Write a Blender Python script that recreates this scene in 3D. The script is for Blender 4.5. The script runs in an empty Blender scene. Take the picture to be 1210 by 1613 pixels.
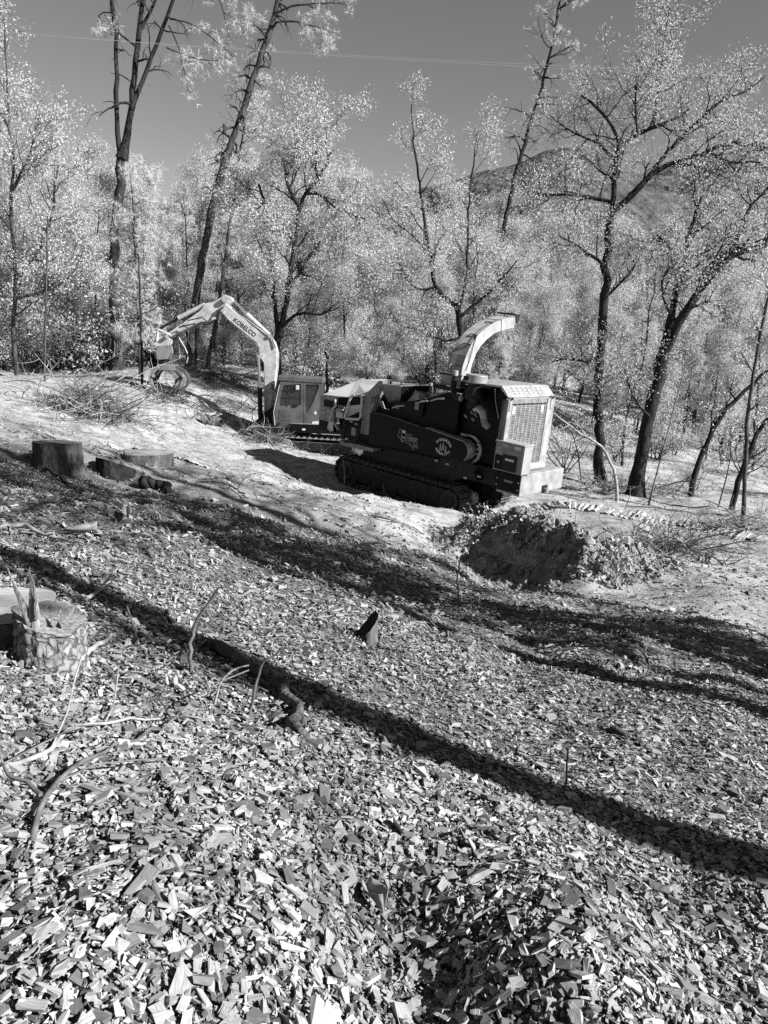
import bpy, math, random
import numpy as np
from mathutils import Vector, Matrix

SC = bpy.context.scene
COL = SC.collection
rad = math.radians

# ------------------------------------------------------------------ camera, sky, sun, exposure
PITCH, ROLL, FOC = rad(13.3), rad(3.5), 1173.0          # focal length in photo pixels (1210 x 1613)
CAM = np.array([0.0, 0.0, 1.6])
_f = np.array([0, math.cos(PITCH), -math.sin(PITCH)])
_u0 = np.array([0, math.sin(PITCH), math.cos(PITCH)])
_r0 = np.array([1.0, 0, 0])
_R = _r0 * math.cos(ROLL) + _u0 * math.sin(ROLL)
_U = -_r0 * math.sin(ROLL) + _u0 * math.cos(ROLL)
cam_data = bpy.data.cameras.new('camera')
cam = bpy.data.objects.new('camera', cam_data)
COL.objects.link(cam)
cam_data.sensor_fit = 'VERTICAL'
cam_data.sensor_height = 24.0
cam_data.lens = FOC / 1613.0 * 24.0
cam_data.clip_start = 0.05
cam_data.clip_end = 6000
M = Matrix.Identity(4)
for i in range(3):
    M[i][0], M[i][1], M[i][2], M[i][3] = _R[i], _U[i], -_f[i], CAM[i]
cam.matrix_world = M
SC.camera = cam

SUN_EL = rad(33)
SUN_H = np.array([0.912, -0.41]); SUN_H /= np.linalg.norm(SUN_H)     # towards the sun, in plan
world = bpy.data.worlds.new('World'); SC.world = world; world.use_nodes = True
wn, wl = world.node_tree.nodes, world.node_tree.links
wn.clear()
sky = wn.new('ShaderNodeTexSky'); sky.sky_type = 'NISHITA'; sky.sun_disc = False
sky.sun_elevation = SUN_EL
sky.sun_rotation = math.atan2(SUN_H[0], SUN_H[1])
sky.altitude = 300; sky.air_density = 1.0; sky.dust_density = 0.1; sky.ozone_density = 1.0
sep = wn.new('ShaderNodeSeparateColor')                  # monochrome film behind a red filter
bg = wn.new('ShaderNodeBackground'); bg.inputs[1].default_value = 0.05
wo = wn.new('ShaderNodeOutputWorld')
wl.new(sky.outputs[0], sep.inputs[0]); wl.new(sep.outputs[0], bg.inputs[0]); wl.new(bg.outputs[0], wo.inputs[0])

sun_d = bpy.data.lights.new('sun', 'SUN'); sun_d.energy = 5.0; sun_d.angle = rad(0.5); sun_d.color = (1, 1, 1)
sun = bpy.data.objects.new('sun', sun_d); COL.objects.link(sun)
_sd = Vector((SUN_H[0] * math.cos(SUN_EL), SUN_H[1] * math.cos(SUN_EL), math.sin(SUN_EL)))
sun.rotation_euler = _sd.to_track_quat('Z', 'Y').to_euler()
sun.location = (40, -18, 30)

SC.view_settings.view_transform = 'Standard'; SC.view_settings.look = 'None'
SC.view_settings.exposure = 1.46; SC.view_settings.gamma = 1.0
SC.render.engine = 'CYCLES'
cy = SC.cycles
cy.max_bounces = 4; cy.diffuse_bounces = 2; cy.glossy_bounces = 2; cy.transmission_bounces = 3
cy.transparent_max_bounces = 6; cy.caustics_reflective = False; cy.caustics_refractive = False
cy.use_denoising = False

# ------------------------------------------------------------------ picture geometry -> place
def ray(px, py):
    return _f + _R * ((px - 605) / FOC) + _U * ((806.5 - py) / FOC)
def W(px, py, Y):
    d = ray(px, py)
    return CAM + d * (Y / d[1])
def proj(p):
    v = np.asarray(p, float) - CAM
    z = v @ _f
    return 605 + FOC * (v @ _R) / z, 806.5 - FOC * (v @ _U) / z

# ------------------------------------------------------------------ numpy noise
def _hash(ix, iy, s):
    h = (ix.astype(np.int64) * 374761393 + iy.astype(np.int64) * 668265263 + s * 1442695041) & 0x7fffffff
    h = ((h ^ (h >> 13)) * 1274126177) & 0x7fffffff
    return ((h ^ (h >> 16)) & 0xffff) / 65535.0
def vn(x, y, s=0):
    x = np.asarray(x, float); y = np.asarray(y, float)
    ix, iy = np.floor(x), np.floor(y)
    fx, fy = x - ix, y - iy
    fx = fx * fx * (3 - 2 * fx); fy = fy * fy * (3 - 2 * fy)
    a = _hash(ix, iy, s); b = _hash(ix + 1, iy, s); c = _hash(ix, iy + 1, s); d = _hash(ix + 1, iy + 1, s)
    return (a + (b - a) * fx + (c - a) * fy + (a - b - c + d) * fx * fy) - 0.5
def fbm(x, y, s=0, o=4):
    t, a = 0, 1.0
    for k in range(o):
        t = t + a * vn(x * 2 ** k + 13.7 * k, y * 2 ** k - 7.1 * k, s + k); a *= 0.5
    return t

# ------------------------------------------------------------------ terrain heights
_ctrl = []
for yy in (-4, -1, 1, 3, 5, 7.5):
    for xx in (-8, -5, -3, -1.5, 0, 1.5, 3, 5):
        s_ = -0.2 * xx if xx < 1 else -0.2 - 0.085 * (xx - 1)
        _ctrl.append((xx, yy, s_ - 0.137 * yy))
for p in ((470, 706, 27.2), (400, 690, 25.5), (330, 672, 26), (150, 664, 21.5), (60, 596, 30), (300, 582, 34), (560, 594, 45),
          (20, 566, 38), (265, 626, 27), (0, 660, 17), (90, 742, 11.5), (0, 780, 9), (250, 730, 13.5), (400, 800, 11.5),
          (605, 800, 14.8), (700, 800, 15.6), (850, 925, 10.6), (960, 935, 10.2), (1000, 870, 14), (1210, 1000, 8.6), (1210, 930, 11.0),
          (1210, 852, 17.5), (950, 760, 26), (1000, 780, 23), (1172, 818, 20.5), (1090, 780, 24), (1200, 762, 30),
          (1100, 705, 40), (1210, 712, 45), (700, 600, 46), (850, 640, 40)):
    _ctrl.append(tuple(W(*p)))
_cA = W(801.8, 612.7, 17.6)
def chip_axes():
    ph, t = rad(41), rad(3)
    ex = np.array([math.cos(ph), -math.sin(ph), 0]); ey = np.array([math.sin(ph), math.cos(ph), 0]); ez = np.array([0, 0, 1.0])
    return ex * math.cos(t) - ez * math.sin(t), ey, ez * math.cos(t) + ex * math.sin(t)
_ex, _ey, _ez = chip_axes()
for x_ in (0.8, -1, -3, -5, -6.5):
    for y_ in (0, 2.2):
        _ctrl.append(tuple(_cA + _ex * x_ + _ey * y_ - _ez * 3.42))
_ctrl += [(-60, 80, 7), (0, 90, -1), (60, 80, -6), (-45, 20, 8), (60, 20, -9), (0, -25, 4), (-35, -25, 10), (35, -25, -4),
          (-25, 45, 1.5), (40, 45, -6), (0, 65, -1.0), (-18, 8, 3.6), (16, 6, -3.2), (120, 140, -12), (-120, 140, 18), (0, 145, -2)]
_ctrl = np.array(_ctrl)
def _tps(r2):
    return 0.5 * r2 * np.log(r2 + 1e-9)
_n = len(_ctrl)
_dx = _ctrl[:, None, :2] - _ctrl[None, :, :2]
_K = _tps((_dx ** 2).sum(-1)) + np.eye(_n) * 1.2
_Pm = np.hstack([np.ones((_n, 1)), _ctrl[:, :2]])
_A = np.vstack([np.hstack([_K, _Pm]), np.hstack([_Pm.T, np.zeros((3, 3))])])
_w = np.linalg.solve(_A, np.concatenate([_ctrl[:, 2], np.zeros(3)]))
def base_z(x, y):
    x = np.atleast_1d(np.asarray(x, float)); y = np.atleast_1d(np.asarray(y, float))
    sh = x.shape; x = x.ravel(); y = y.ravel()
    out = np.empty_like(x)
    for i in range(0, len(x), 20000):
        a, b = x[i:i + 20000], y[i:i + 20000]
        r2 = (a[:, None] - _ctrl[:, 0]) ** 2 + (b[:, None] - _ctrl[:, 1]) ** 2
        out[i:i + 20000] = _tps(r2) @ _w[:_n] + _w[_n] + _w[_n + 1] * a + _w[_n + 2] * b
    return out.reshape(sh)
# the spoil ridge beside the chipper
_m0 = W(752, 820, 14.0)[:2]; _m1 = W(938, 924, 10.9)[:2]
_md = (_m1 - _m0) / np.linalg.norm(_m1 - _m0); _mn = np.array([_md[1], -_md[0]])
if _mn[0] < 0: _mn = -_mn                                            # points right, to the sun
_mL = np.linalg.norm(_m1 - _m0)
def mound(x, y):
    s = ((x - _m0[0]) * _md[0] + (y - _m0[1]) * _md[1]) / _mL
    q = (x - _m0[0]) * _mn[0] + (y - _m0[1]) * _mn[1]
    q = q + 0.5 * fbm(s * 4.0, q * 0.8, 77, 3)
    along = np.clip((s + 0.15) / 0.45, 0, 1) * np.clip((1.12 - s) / 0.22, 0, 1)
    along = along * along * (3 - 2 * along)
    left = np.clip((q + 0.55) / 0.55, 0, 1)
    right = np.exp(-np.clip(q, 0, None) ** 2 / (2 * 0.95 ** 2))
    pit = -0.40 * np.exp(-((q + 1.05) / 0.65) ** 2) * along
    h = 0.58 * along * np.where(q < 0, left ** 1.3, right) + pit
    return h + along * np.exp(-(q / 0.9) ** 2) * 0.22 * fbm(x * 3.1, y * 3.1, 5, 4)
def gz(x, y):
    x = np.atleast_1d(np.asarray(x, float)); y = np.atleast_1d(np.asarray(y, float))
    d = np.clip(np.hypot(x, y) / 6.0, 0.25, 1.5)
    z = base_z(x, y) + 0.16 * fbm(x * 0.8, y * 0.8, 3, 3) * d + 0.06 * fbm(x * 2.7, y * 2.7, 9, 3)
    # low heap with a hollow beside it, in the foreground
    z = z + 0.16 * np.exp(-((x + 0.55) / 0.5) ** 2 - ((y - 1.9) / 0.9) ** 2) - 0.13 * np.exp(-((x - 0.12) / 0.22) ** 2 - ((y - 1.8) / 0.7) ** 2)
    z = z + 0.19 * np.exp(-((x - 0.72) / 0.36) ** 2 - ((y - 2.0) / 0.8) ** 2)
    return z + mound(x, y)
def gz1(x, y):
    return float(gz(x, y)[0])
_Ys = np.concatenate([np.linspace(1.0, 12, 440), np.linspace(12.05, 60, 500)])
def G(px, py):
    d = ray(px, py)
    P = CAM[None, :] + d[None, :] * (_Ys / d[1])[:, None]
    below = P[:, 2] < gz(P[:, 0], P[:, 1])
    k = int(np.argmax(below)) if below.any() else len(_Ys) - 1
    p = P[k].copy(); p[2] = gz1(p[0], p[1])
    return p

ALB = 0.57                                               # all reflectances below are scaled by this
# ------------------------------------------------------------------ materials (all in greys: the photograph is monochrome)
MATS = {}
def _nt(name):
    m = bpy.data.materials.new(name); m.use_nodes = True
    nt = m.node_tree
    return m, nt, nt.nodes, nt.links, nt.nodes['Principled BSDF']
def grey(name, lo, hi, scale=6, rough=0.7, bump=0.2, bscale=None, spec=0.3, metal=0.0, stretch=(1, 1, 1), dist=0.02, ramp=(0.35, 0.65)):
    if name in MATS: return MATS[name]
    lo, hi = lo * ALB, hi * ALB
    m, nt, N, L, b = _nt(name)
    tc = N.new('ShaderNodeTexCoord'); mp = N.new('ShaderNodeMapping'); mp.inputs['Scale'].default_value = stretch
    L.new(tc.outputs['Object'], mp.inputs[0])
    n = N.new('ShaderNodeTexNoise'); n.inputs['Scale'].default_value = scale; n.inputs['Detail'].default_value = 6; n.inputs['Roughness'].default_value = 0.65
    L.new(mp.outputs[0], n.inputs['Vector'])
    r = N.new('ShaderNodeValToRGB')
    r.color_ramp.elements[0].position = ramp[0]; r.color_ramp.elements[1].position = ramp[1]
    r.color_ramp.elements[0].color = (lo, lo, lo, 1); r.color_ramp.elements[1].color = (hi, hi, hi, 1)
    L.new(n.outputs['Fac'], r.inputs[0]); L.new(r.outputs[0], b.inputs['Base Color'])
    b.inputs['Roughness'].default_value = rough; b.inputs['Metallic'].default_value = metal
    b.inputs['Specular IOR Level'].default_value = spec
    if bump:
        n2 = N.new('ShaderNodeTexNoise'); n2.inputs['Scale'].default_value = bscale or scale * 4; n2.inputs['Detail'].default_value = 5
        L.new(mp.outputs[0], n2.inputs['Vector'])
        bp = N.new('ShaderNodeBump'); bp.inputs['Strength'].default_value = bump; bp.inputs['Distance'].default_value = dist
        L.new(n2.outputs['Fac'], bp.inputs['Height']); L.new(bp.outputs[0], b.inputs['Normal'])
    MATS[name] = m
    return m
def leafmat(name, lo, hi, trans=0.35):
    m, nt, N, L, b = _nt(name)
    N.remove(b); lo, hi = lo * ALB, hi * ALB
    g = N.new('ShaderNodeNewGeometry'); mr = N.new('ShaderNodeMapRange')
    mr.inputs['To Min'].default_value = lo; mr.inputs['To Max'].default_value = hi
    L.new(g.outputs['Random Per Island'], mr.inputs['Value'])
    d = N.new('ShaderNodeBsdfPrincipled'); d.inputs['Roughness'].default_value = 0.6; d.inputs['Specular IOR Level'].default_value = 0.15
    t = N.new('ShaderNodeBsdfTranslucent'); mx = N.new('ShaderNodeMixShader'); mx.inputs[0].default_value = trans
    L.new(mr.outputs[0], d.inputs['Base Color']); L.new(mr.outputs[0], t.inputs['Color'])
    L.new(d.outputs[0], mx.inputs[1]); L.new(t.outputs[0], mx.inputs[2]); L.new(mx.outputs[0], N['Material Output'].inputs[0])
    MATS[name] = m
    return m
def chipmat(name, lo, hi):
    m, nt, N, L, b = _nt(name); lo, hi = lo * ALB, hi * ALB
    g = N.new('ShaderNodeNewGeometry'); oi = N.new('ShaderNodeObjectInfo'); ad = N.new('ShaderNodeMath'); ad.operation = 'ADD'
    fr = N.new('ShaderNodeMath'); fr.operation = 'FRACT'
    L.new(g.outputs['Random Per Island'], ad.inputs[0]); L.new(oi.outputs['Random'], ad.inputs[1]); L.new(ad.outputs[0], fr.inputs[0])
    r = N.new('ShaderNodeValToRGB'); e = r.color_ramp.elements
    e[0].position = 0.0; e[0].color = (lo * 0.35,) * 3 + (1,)
    e[1].position = 1.0; e[1].color = (hi,) * 3 + (1,)
    k = e.new(0.20); k.color = (lo * .55, lo * .55, lo * .55, 1)
    k = e.new(0.34); k.color = (lo, lo, lo, 1)
    k = e.new(0.75); k.color = ((lo + hi) * 0.52,) * 3 + (1,)
    L.new(fr.outputs[0], r.inputs[0])
    at = N.new('ShaderNodeAttribute'); at.attribute_name = 'grain'
    mp = N.new('ShaderNodeMapping'); mp.inputs['Scale'].default_value = (25, 260, 120)
    L.new(at.outputs['Vector'], mp.inputs[0])
    n = N.new('ShaderNodeTexNoise'); n.inputs['Scale'].default_value = 1.0; n.inputs['Detail'].default_value = 4
    L.new(mp.outputs[0], n.inputs['Vector'])
    mr = N.new('ShaderNodeMapRange'); mr.inputs['From Min'].default_value = 0.3; mr.inputs['From Max'].default_value = 0.7
    mr.inputs['To Min'].default_value = 0.62; mr.inputs['To Max'].default_value = 1.12
    L.new(n.outputs['Fac'], mr.inputs['Value'])
    mul = N.new('ShaderNodeMix'); mul.data_type = 'RGBA'; mul.blend_type = 'MULTIPLY'; mul.inputs[0].default_value = 1.0
    L.new(r.outputs[0], mul.inputs[6]); L.new(mr.outputs[0], mul.inputs[7])
    np_ = N.new('ShaderNodeTexNoise'); np_.inputs['Scale'].default_value = 2.3; np_.inputs['Detail'].default_value = 5; L.new(g.outputs['Position'], np_.inputs['Vector'])   # patches richer in bark and damp fines
    mp2 = N.new('ShaderNodeMapRange'); mp2.inputs['From Min'].default_value = .36; mp2.inputs['From Max'].default_value = .56; mp2.inputs['To Min'].default_value = .64; mp2.inputs['To Max'].default_value = 1.06; L.new(np_.outputs['Fac'], mp2.inputs['Value'])
    mul2 = N.new('ShaderNodeMix'); mul2.data_type = 'RGBA'; mul2.blend_type = 'MULTIPLY'; mul2.inputs[0].default_value = 1.0
    L.new(mul.outputs[2], mul2.inputs[6]); L.new(mp2.outputs[0], mul2.inputs[7]); L.new(mul2.outputs[2], b.inputs['Base Color'])
    bp = N.new('ShaderNodeBump'); bp.inputs['Strength'].default_value = 0.6; bp.inputs['Distance'].default_value = 0.002
    L.new(n.outputs['Fac'], bp.inputs['Height']); L.new(bp.outputs[0], b.inputs['Normal'])
    b.inputs['Roughness'].default_value = 0.75; b.inputs['Specular IOR Level'].default_value = 0.25
    MATS[name] = m
    return m
def glass(name):
    m, nt, N, L, b = _nt(name)
    b.inputs['Base Color'].default_value = (0.03, 0.03, 0.03, 1); b.inputs['Roughness'].default_value = 0.06
    b.inputs['Alpha'].default_value = 0.55; b.inputs['Specular IOR Level'].default_value = 0.8
    return m

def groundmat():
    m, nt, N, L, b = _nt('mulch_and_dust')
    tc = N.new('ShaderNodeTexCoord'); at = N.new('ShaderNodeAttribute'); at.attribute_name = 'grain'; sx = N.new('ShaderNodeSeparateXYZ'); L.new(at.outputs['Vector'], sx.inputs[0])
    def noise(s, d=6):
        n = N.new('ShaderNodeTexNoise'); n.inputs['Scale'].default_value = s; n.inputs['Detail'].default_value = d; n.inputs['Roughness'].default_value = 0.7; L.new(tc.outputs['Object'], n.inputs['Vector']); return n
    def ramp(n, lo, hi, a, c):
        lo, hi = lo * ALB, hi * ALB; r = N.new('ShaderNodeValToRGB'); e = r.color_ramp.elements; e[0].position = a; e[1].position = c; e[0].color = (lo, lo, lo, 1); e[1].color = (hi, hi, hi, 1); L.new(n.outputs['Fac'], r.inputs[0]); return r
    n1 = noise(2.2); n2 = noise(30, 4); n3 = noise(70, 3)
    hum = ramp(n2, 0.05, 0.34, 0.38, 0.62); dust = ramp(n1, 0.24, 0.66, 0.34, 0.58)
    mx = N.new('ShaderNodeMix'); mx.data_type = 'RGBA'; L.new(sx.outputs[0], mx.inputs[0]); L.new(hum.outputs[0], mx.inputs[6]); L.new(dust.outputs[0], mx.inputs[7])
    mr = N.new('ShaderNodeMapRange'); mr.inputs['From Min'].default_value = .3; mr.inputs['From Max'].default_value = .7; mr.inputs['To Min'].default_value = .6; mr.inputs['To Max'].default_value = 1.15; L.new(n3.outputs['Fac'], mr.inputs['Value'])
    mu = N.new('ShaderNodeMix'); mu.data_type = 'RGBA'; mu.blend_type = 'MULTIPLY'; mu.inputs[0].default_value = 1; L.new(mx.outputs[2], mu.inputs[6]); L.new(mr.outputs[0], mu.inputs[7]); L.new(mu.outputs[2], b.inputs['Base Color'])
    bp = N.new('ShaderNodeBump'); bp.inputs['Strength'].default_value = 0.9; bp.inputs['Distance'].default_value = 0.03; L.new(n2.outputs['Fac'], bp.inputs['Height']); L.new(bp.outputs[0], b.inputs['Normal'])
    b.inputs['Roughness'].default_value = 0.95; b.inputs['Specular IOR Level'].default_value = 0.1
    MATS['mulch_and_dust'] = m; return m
M_GROUND = groundmat()
def blockbark():
    m, nt, N, L, b = _nt('blocky_bark')
    tc = N.new('ShaderNodeTexCoord'); n = N.new('ShaderNodeTexNoise'); n.inputs['Scale'].default_value = 14; n.inputs['Detail'].default_value = 4; L.new(tc.outputs['Object'], n.inputs['Vector'])
    va = N.new('ShaderNodeVectorMath'); va.operation = 'MULTIPLY_ADD'; va.inputs[1].default_value = (.13, .13, .13); L.new(n.outputs['Color'], va.inputs[0]); L.new(tc.outputs['Object'], va.inputs[2])
    v = N.new('ShaderNodeTexVoronoi'); v.feature = 'DISTANCE_TO_EDGE'; v.inputs['Scale'].default_value = 15; L.new(va.outputs[0], v.inputs['Vector'])
    r = N.new('ShaderNodeValToRGB'); e = r.color_ramp.elements; e[0].position = 0.0; e[1].position = .16; e[0].color = (.05, .05, .05, 1); e[1].color = (.20, .20, .20, 1); L.new(v.outputs['Distance'], r.inputs[0])
    r2 = N.new('ShaderNodeMapRange'); r2.inputs['From Min'].default_value = .3; r2.inputs['From Max'].default_value = .7; r2.inputs['To Min'].default_value = .6; r2.inputs['To Max'].default_value = 1.3; L.new(n.outputs['Fac'], r2.inputs['Value'])
    mu = N.new('ShaderNodeMix'); mu.data_type = 'RGBA'; mu.blend_type = 'MULTIPLY'; mu.inputs[0].default_value = 1; L.new(r.outputs[0], mu.inputs[6]); L.new(r2.outputs[0], mu.inputs[7]); L.new(mu.outputs[2], b.inputs['Base Color'])
    bp = N.new('ShaderNodeBump'); bp.inputs['Strength'].default_value = 1; bp.inputs['Distance'].default_value = .02; L.new(r.outputs[0], bp.inputs['Height']); L.new(bp.outputs[0], b.inputs['Normal'])
    b.inputs['Roughness'].default_value = .9; b.inputs['Specular IOR Level'].default_value = .15
    return m
M_BLOCK = blockbark()
M_STUMP = grey('stump_bark', 0.05, 0.22, 16, 0.9, 1.0, 50, 0.1, stretch=(1, 1, 0.22), dist=0.02)
M_HILL = grey('far_brush', 0.07, 0.18, 0.035, 0.95, 1.0, 0.15, 0.05, dist=6)
M_CHIP = chipmat('wood_chip', 0.36, 0.66)
M_LITTER = leafmat('dry_litter', 0.2, 0.6, 0.1)
M_BARK = grey('dark_bark', 0.012, 0.060, 7, 0.9, 0.9, 26, 0.1, stretch=(1, 1, 0.25), dist=0.03)
M_BARKP = grey('pale_bark', 0.10, 0.34, 9, 0.9, 0.8, 30, 0.1, stretch=(1, 1, 0.3), dist=0.02)
M_BARKM = grey('grey_bark', 0.030, 0.13, 8, 0.9, 0.9, 26, 0.1, stretch=(1, 1, 0.22), dist=0.03)
M_SPLIT = grey('split_wood', 0.16, 0.48, 10, 0.8, 0.6, 34, 0.2, stretch=(5, 5, 0.5), dist=0.01)
M_CUT = grey('sawn_wood', 0.42, 0.66, 14, 0.8, 0.35, 60, 0.2, stretch=(1, 6, 1), dist=0.006)
M_OLDCUT = grey('weathered_cut', 0.16, 0.34, 14, 0.85, 0.3, 60, 0.2, dist=0.006)
M_CHAR = grey('charred_wood', 0.012, 0.05, 9, 0.9, 0.8, 30, 0.15)
M_STICK = grey('bare_stick', 0.22, 0.55, 12, 0.8, 0.4, 50, 0.2, dist=0.004)
M_STICKD = grey('brown_stick', 0.08, 0.26, 12, 0.8, 0.4, 50, 0.2, dist=0.004)
M_DIRT = grey('dirt', 0.12, 0.50, 9, 0.95, 0.9, 40, 0.1, dist=0.03)
M_LEAF = leafmat('oak_leaf', 0.66, 0.98, 0.40)
M_LEAFD = leafmat('oak_leaf_deep', 0.56, 0.92, 0.40)
M_NEEDLE = leafmat('pine_needles', 0.78, 1.05, 0.40)
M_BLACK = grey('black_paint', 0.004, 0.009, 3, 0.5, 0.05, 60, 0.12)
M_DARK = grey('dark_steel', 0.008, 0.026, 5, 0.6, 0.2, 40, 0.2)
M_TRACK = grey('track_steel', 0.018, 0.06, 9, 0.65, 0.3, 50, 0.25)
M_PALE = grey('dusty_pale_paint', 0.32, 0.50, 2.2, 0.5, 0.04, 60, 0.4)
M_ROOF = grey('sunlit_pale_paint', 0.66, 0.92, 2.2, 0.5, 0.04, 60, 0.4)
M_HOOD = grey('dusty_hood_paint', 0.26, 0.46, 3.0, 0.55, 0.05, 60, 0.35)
M_MID = grey('mid_grey_paint', 0.20, 0.32, 3, 0.5, 0.05, 60, 0.4)
M_BOOM = grey('boom_paint', 0.40, 0.72, 4.0, 0.45, 0.03, 60, 0.4)
M_CAB = grey('cab_paint', 0.075, 0.16, 2.5, 0.4, 0.03, 60, 0.45)
M_WHITE = grey('white_print', 0.62, 0.80, 4, 0.6, 0, spec=0.3)
M_PRINTG = grey('grey_print', 0.34, 0.46, 4, 0.6, 0, spec=0.3)
M_INK = grey('black_print', 0.012, 0.02, 4, 0.6, 0, spec=0.2)
M_CHROME = grey('polished_rod', 0.55, 0.7, 4, 0.25, 0, metal=0.9, spec=0.5)
M_STEEL = grey('bare_steel', 0.38, 0.56, 7, 0.38, 0.05, 40, 0.5, metal=0.4)
M_GRILLE = grey('grille_steel', 0.16, 0.34, 9, 0.5, 0.05, 40, 0.4)
M_DUST = grey('pressed_dust', 0.30, 0.60, 9, 0.95, 0.8, 40, 0.1, dist=0.02)
M_RUBBER = grey('rubber_hose', 0.012, 0.025, 5, 0.55, 0, spec=0.4)
def lit_tops(m, amount):                                    # highlight painted into the colour of upward faces, for sunlit top edges
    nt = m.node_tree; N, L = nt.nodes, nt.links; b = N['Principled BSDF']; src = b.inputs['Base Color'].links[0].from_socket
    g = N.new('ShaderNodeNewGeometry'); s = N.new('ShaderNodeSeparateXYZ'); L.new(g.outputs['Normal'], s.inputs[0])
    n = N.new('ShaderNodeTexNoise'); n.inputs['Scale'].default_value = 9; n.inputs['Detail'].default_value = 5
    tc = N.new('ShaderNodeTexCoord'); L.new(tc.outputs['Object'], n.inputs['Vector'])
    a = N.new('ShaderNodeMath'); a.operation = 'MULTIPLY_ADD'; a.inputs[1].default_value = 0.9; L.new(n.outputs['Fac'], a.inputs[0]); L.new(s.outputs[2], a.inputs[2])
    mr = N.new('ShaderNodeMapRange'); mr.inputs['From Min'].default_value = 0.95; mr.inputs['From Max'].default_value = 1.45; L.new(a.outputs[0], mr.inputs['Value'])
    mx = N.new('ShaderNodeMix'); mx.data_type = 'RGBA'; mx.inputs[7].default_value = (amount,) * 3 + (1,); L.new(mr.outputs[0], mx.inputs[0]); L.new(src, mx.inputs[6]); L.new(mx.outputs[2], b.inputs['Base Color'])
lit_tops(M_BLACK, 0.20); lit_tops(M_DARK, 0.16); lit_tops(M_TRACK, 0.12)
M_GLASS = glass('cab_glass')
M_WIRE = grey('wire', 0.55, 0.7, 4, 0.5, 0)

# ------------------------------------------------------------------ object helpers
def tag(o, label=None, cat=None, group=None, kind=None):
    if label: o['label'] = label
    if cat: o['category'] = cat
    if group: o['group'] = group
    if kind: o['kind'] = kind
    return o
def mesh_np(name, V, F, mat=None, smooth=False, attr=None):
    me = bpy.data.meshes.new(name)
    V = np.ascontiguousarray(V, dtype=np.float32); F = np.ascontiguousarray(F, dtype=np.int32)
    k = F.shape[1]
    me.vertices.add(len(V)); me.vertices.foreach_set('co', V.ravel())
    me.loops.add(F.size); me.loops.foreach_set('vertex_index', F.ravel())
    me.polygons.add(len(F)); me.polygons.foreach_set('loop_start', np.arange(0, F.size, k, dtype=np.int32))
    if attr is not None:
        a = me.attributes.new('grain', 'FLOAT_VECTOR', 'POINT')
        a.data.foreach_set('vector', np.ascontiguousarray(attr, dtype=np.float32).ravel())
    me.update(calc_edges=True)
    me.polygons.foreach_set('use_smooth', np.full(len(F), bool(smooth)))
    if mat: me.materials.append(mat)
    return me
def obj(name, data, parent=None, loc=None):
    o = bpy.data.objects.new(name, data); COL.objects.link(o)
    if parent: o.parent = parent
    if loc is not None: o.location = Vector([float(c) for c in loc])
    return o
def thing(name, label, cat, loc=(0, 0, 0), group=None):
    o = obj(name, None, None, loc); o.empty_display_size = 0.3
    return tag(o, label, cat, group)
def copy_tree(o, parent=None):
    c = o.copy(); COL.objects.link(c); c.parent = parent
    for ch in list(o.children): copy_tree(ch, c)
    return c
def nrm(v):
    v = np.asarray(v, float); return v / (np.linalg.norm(v) + 1e-12)

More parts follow.
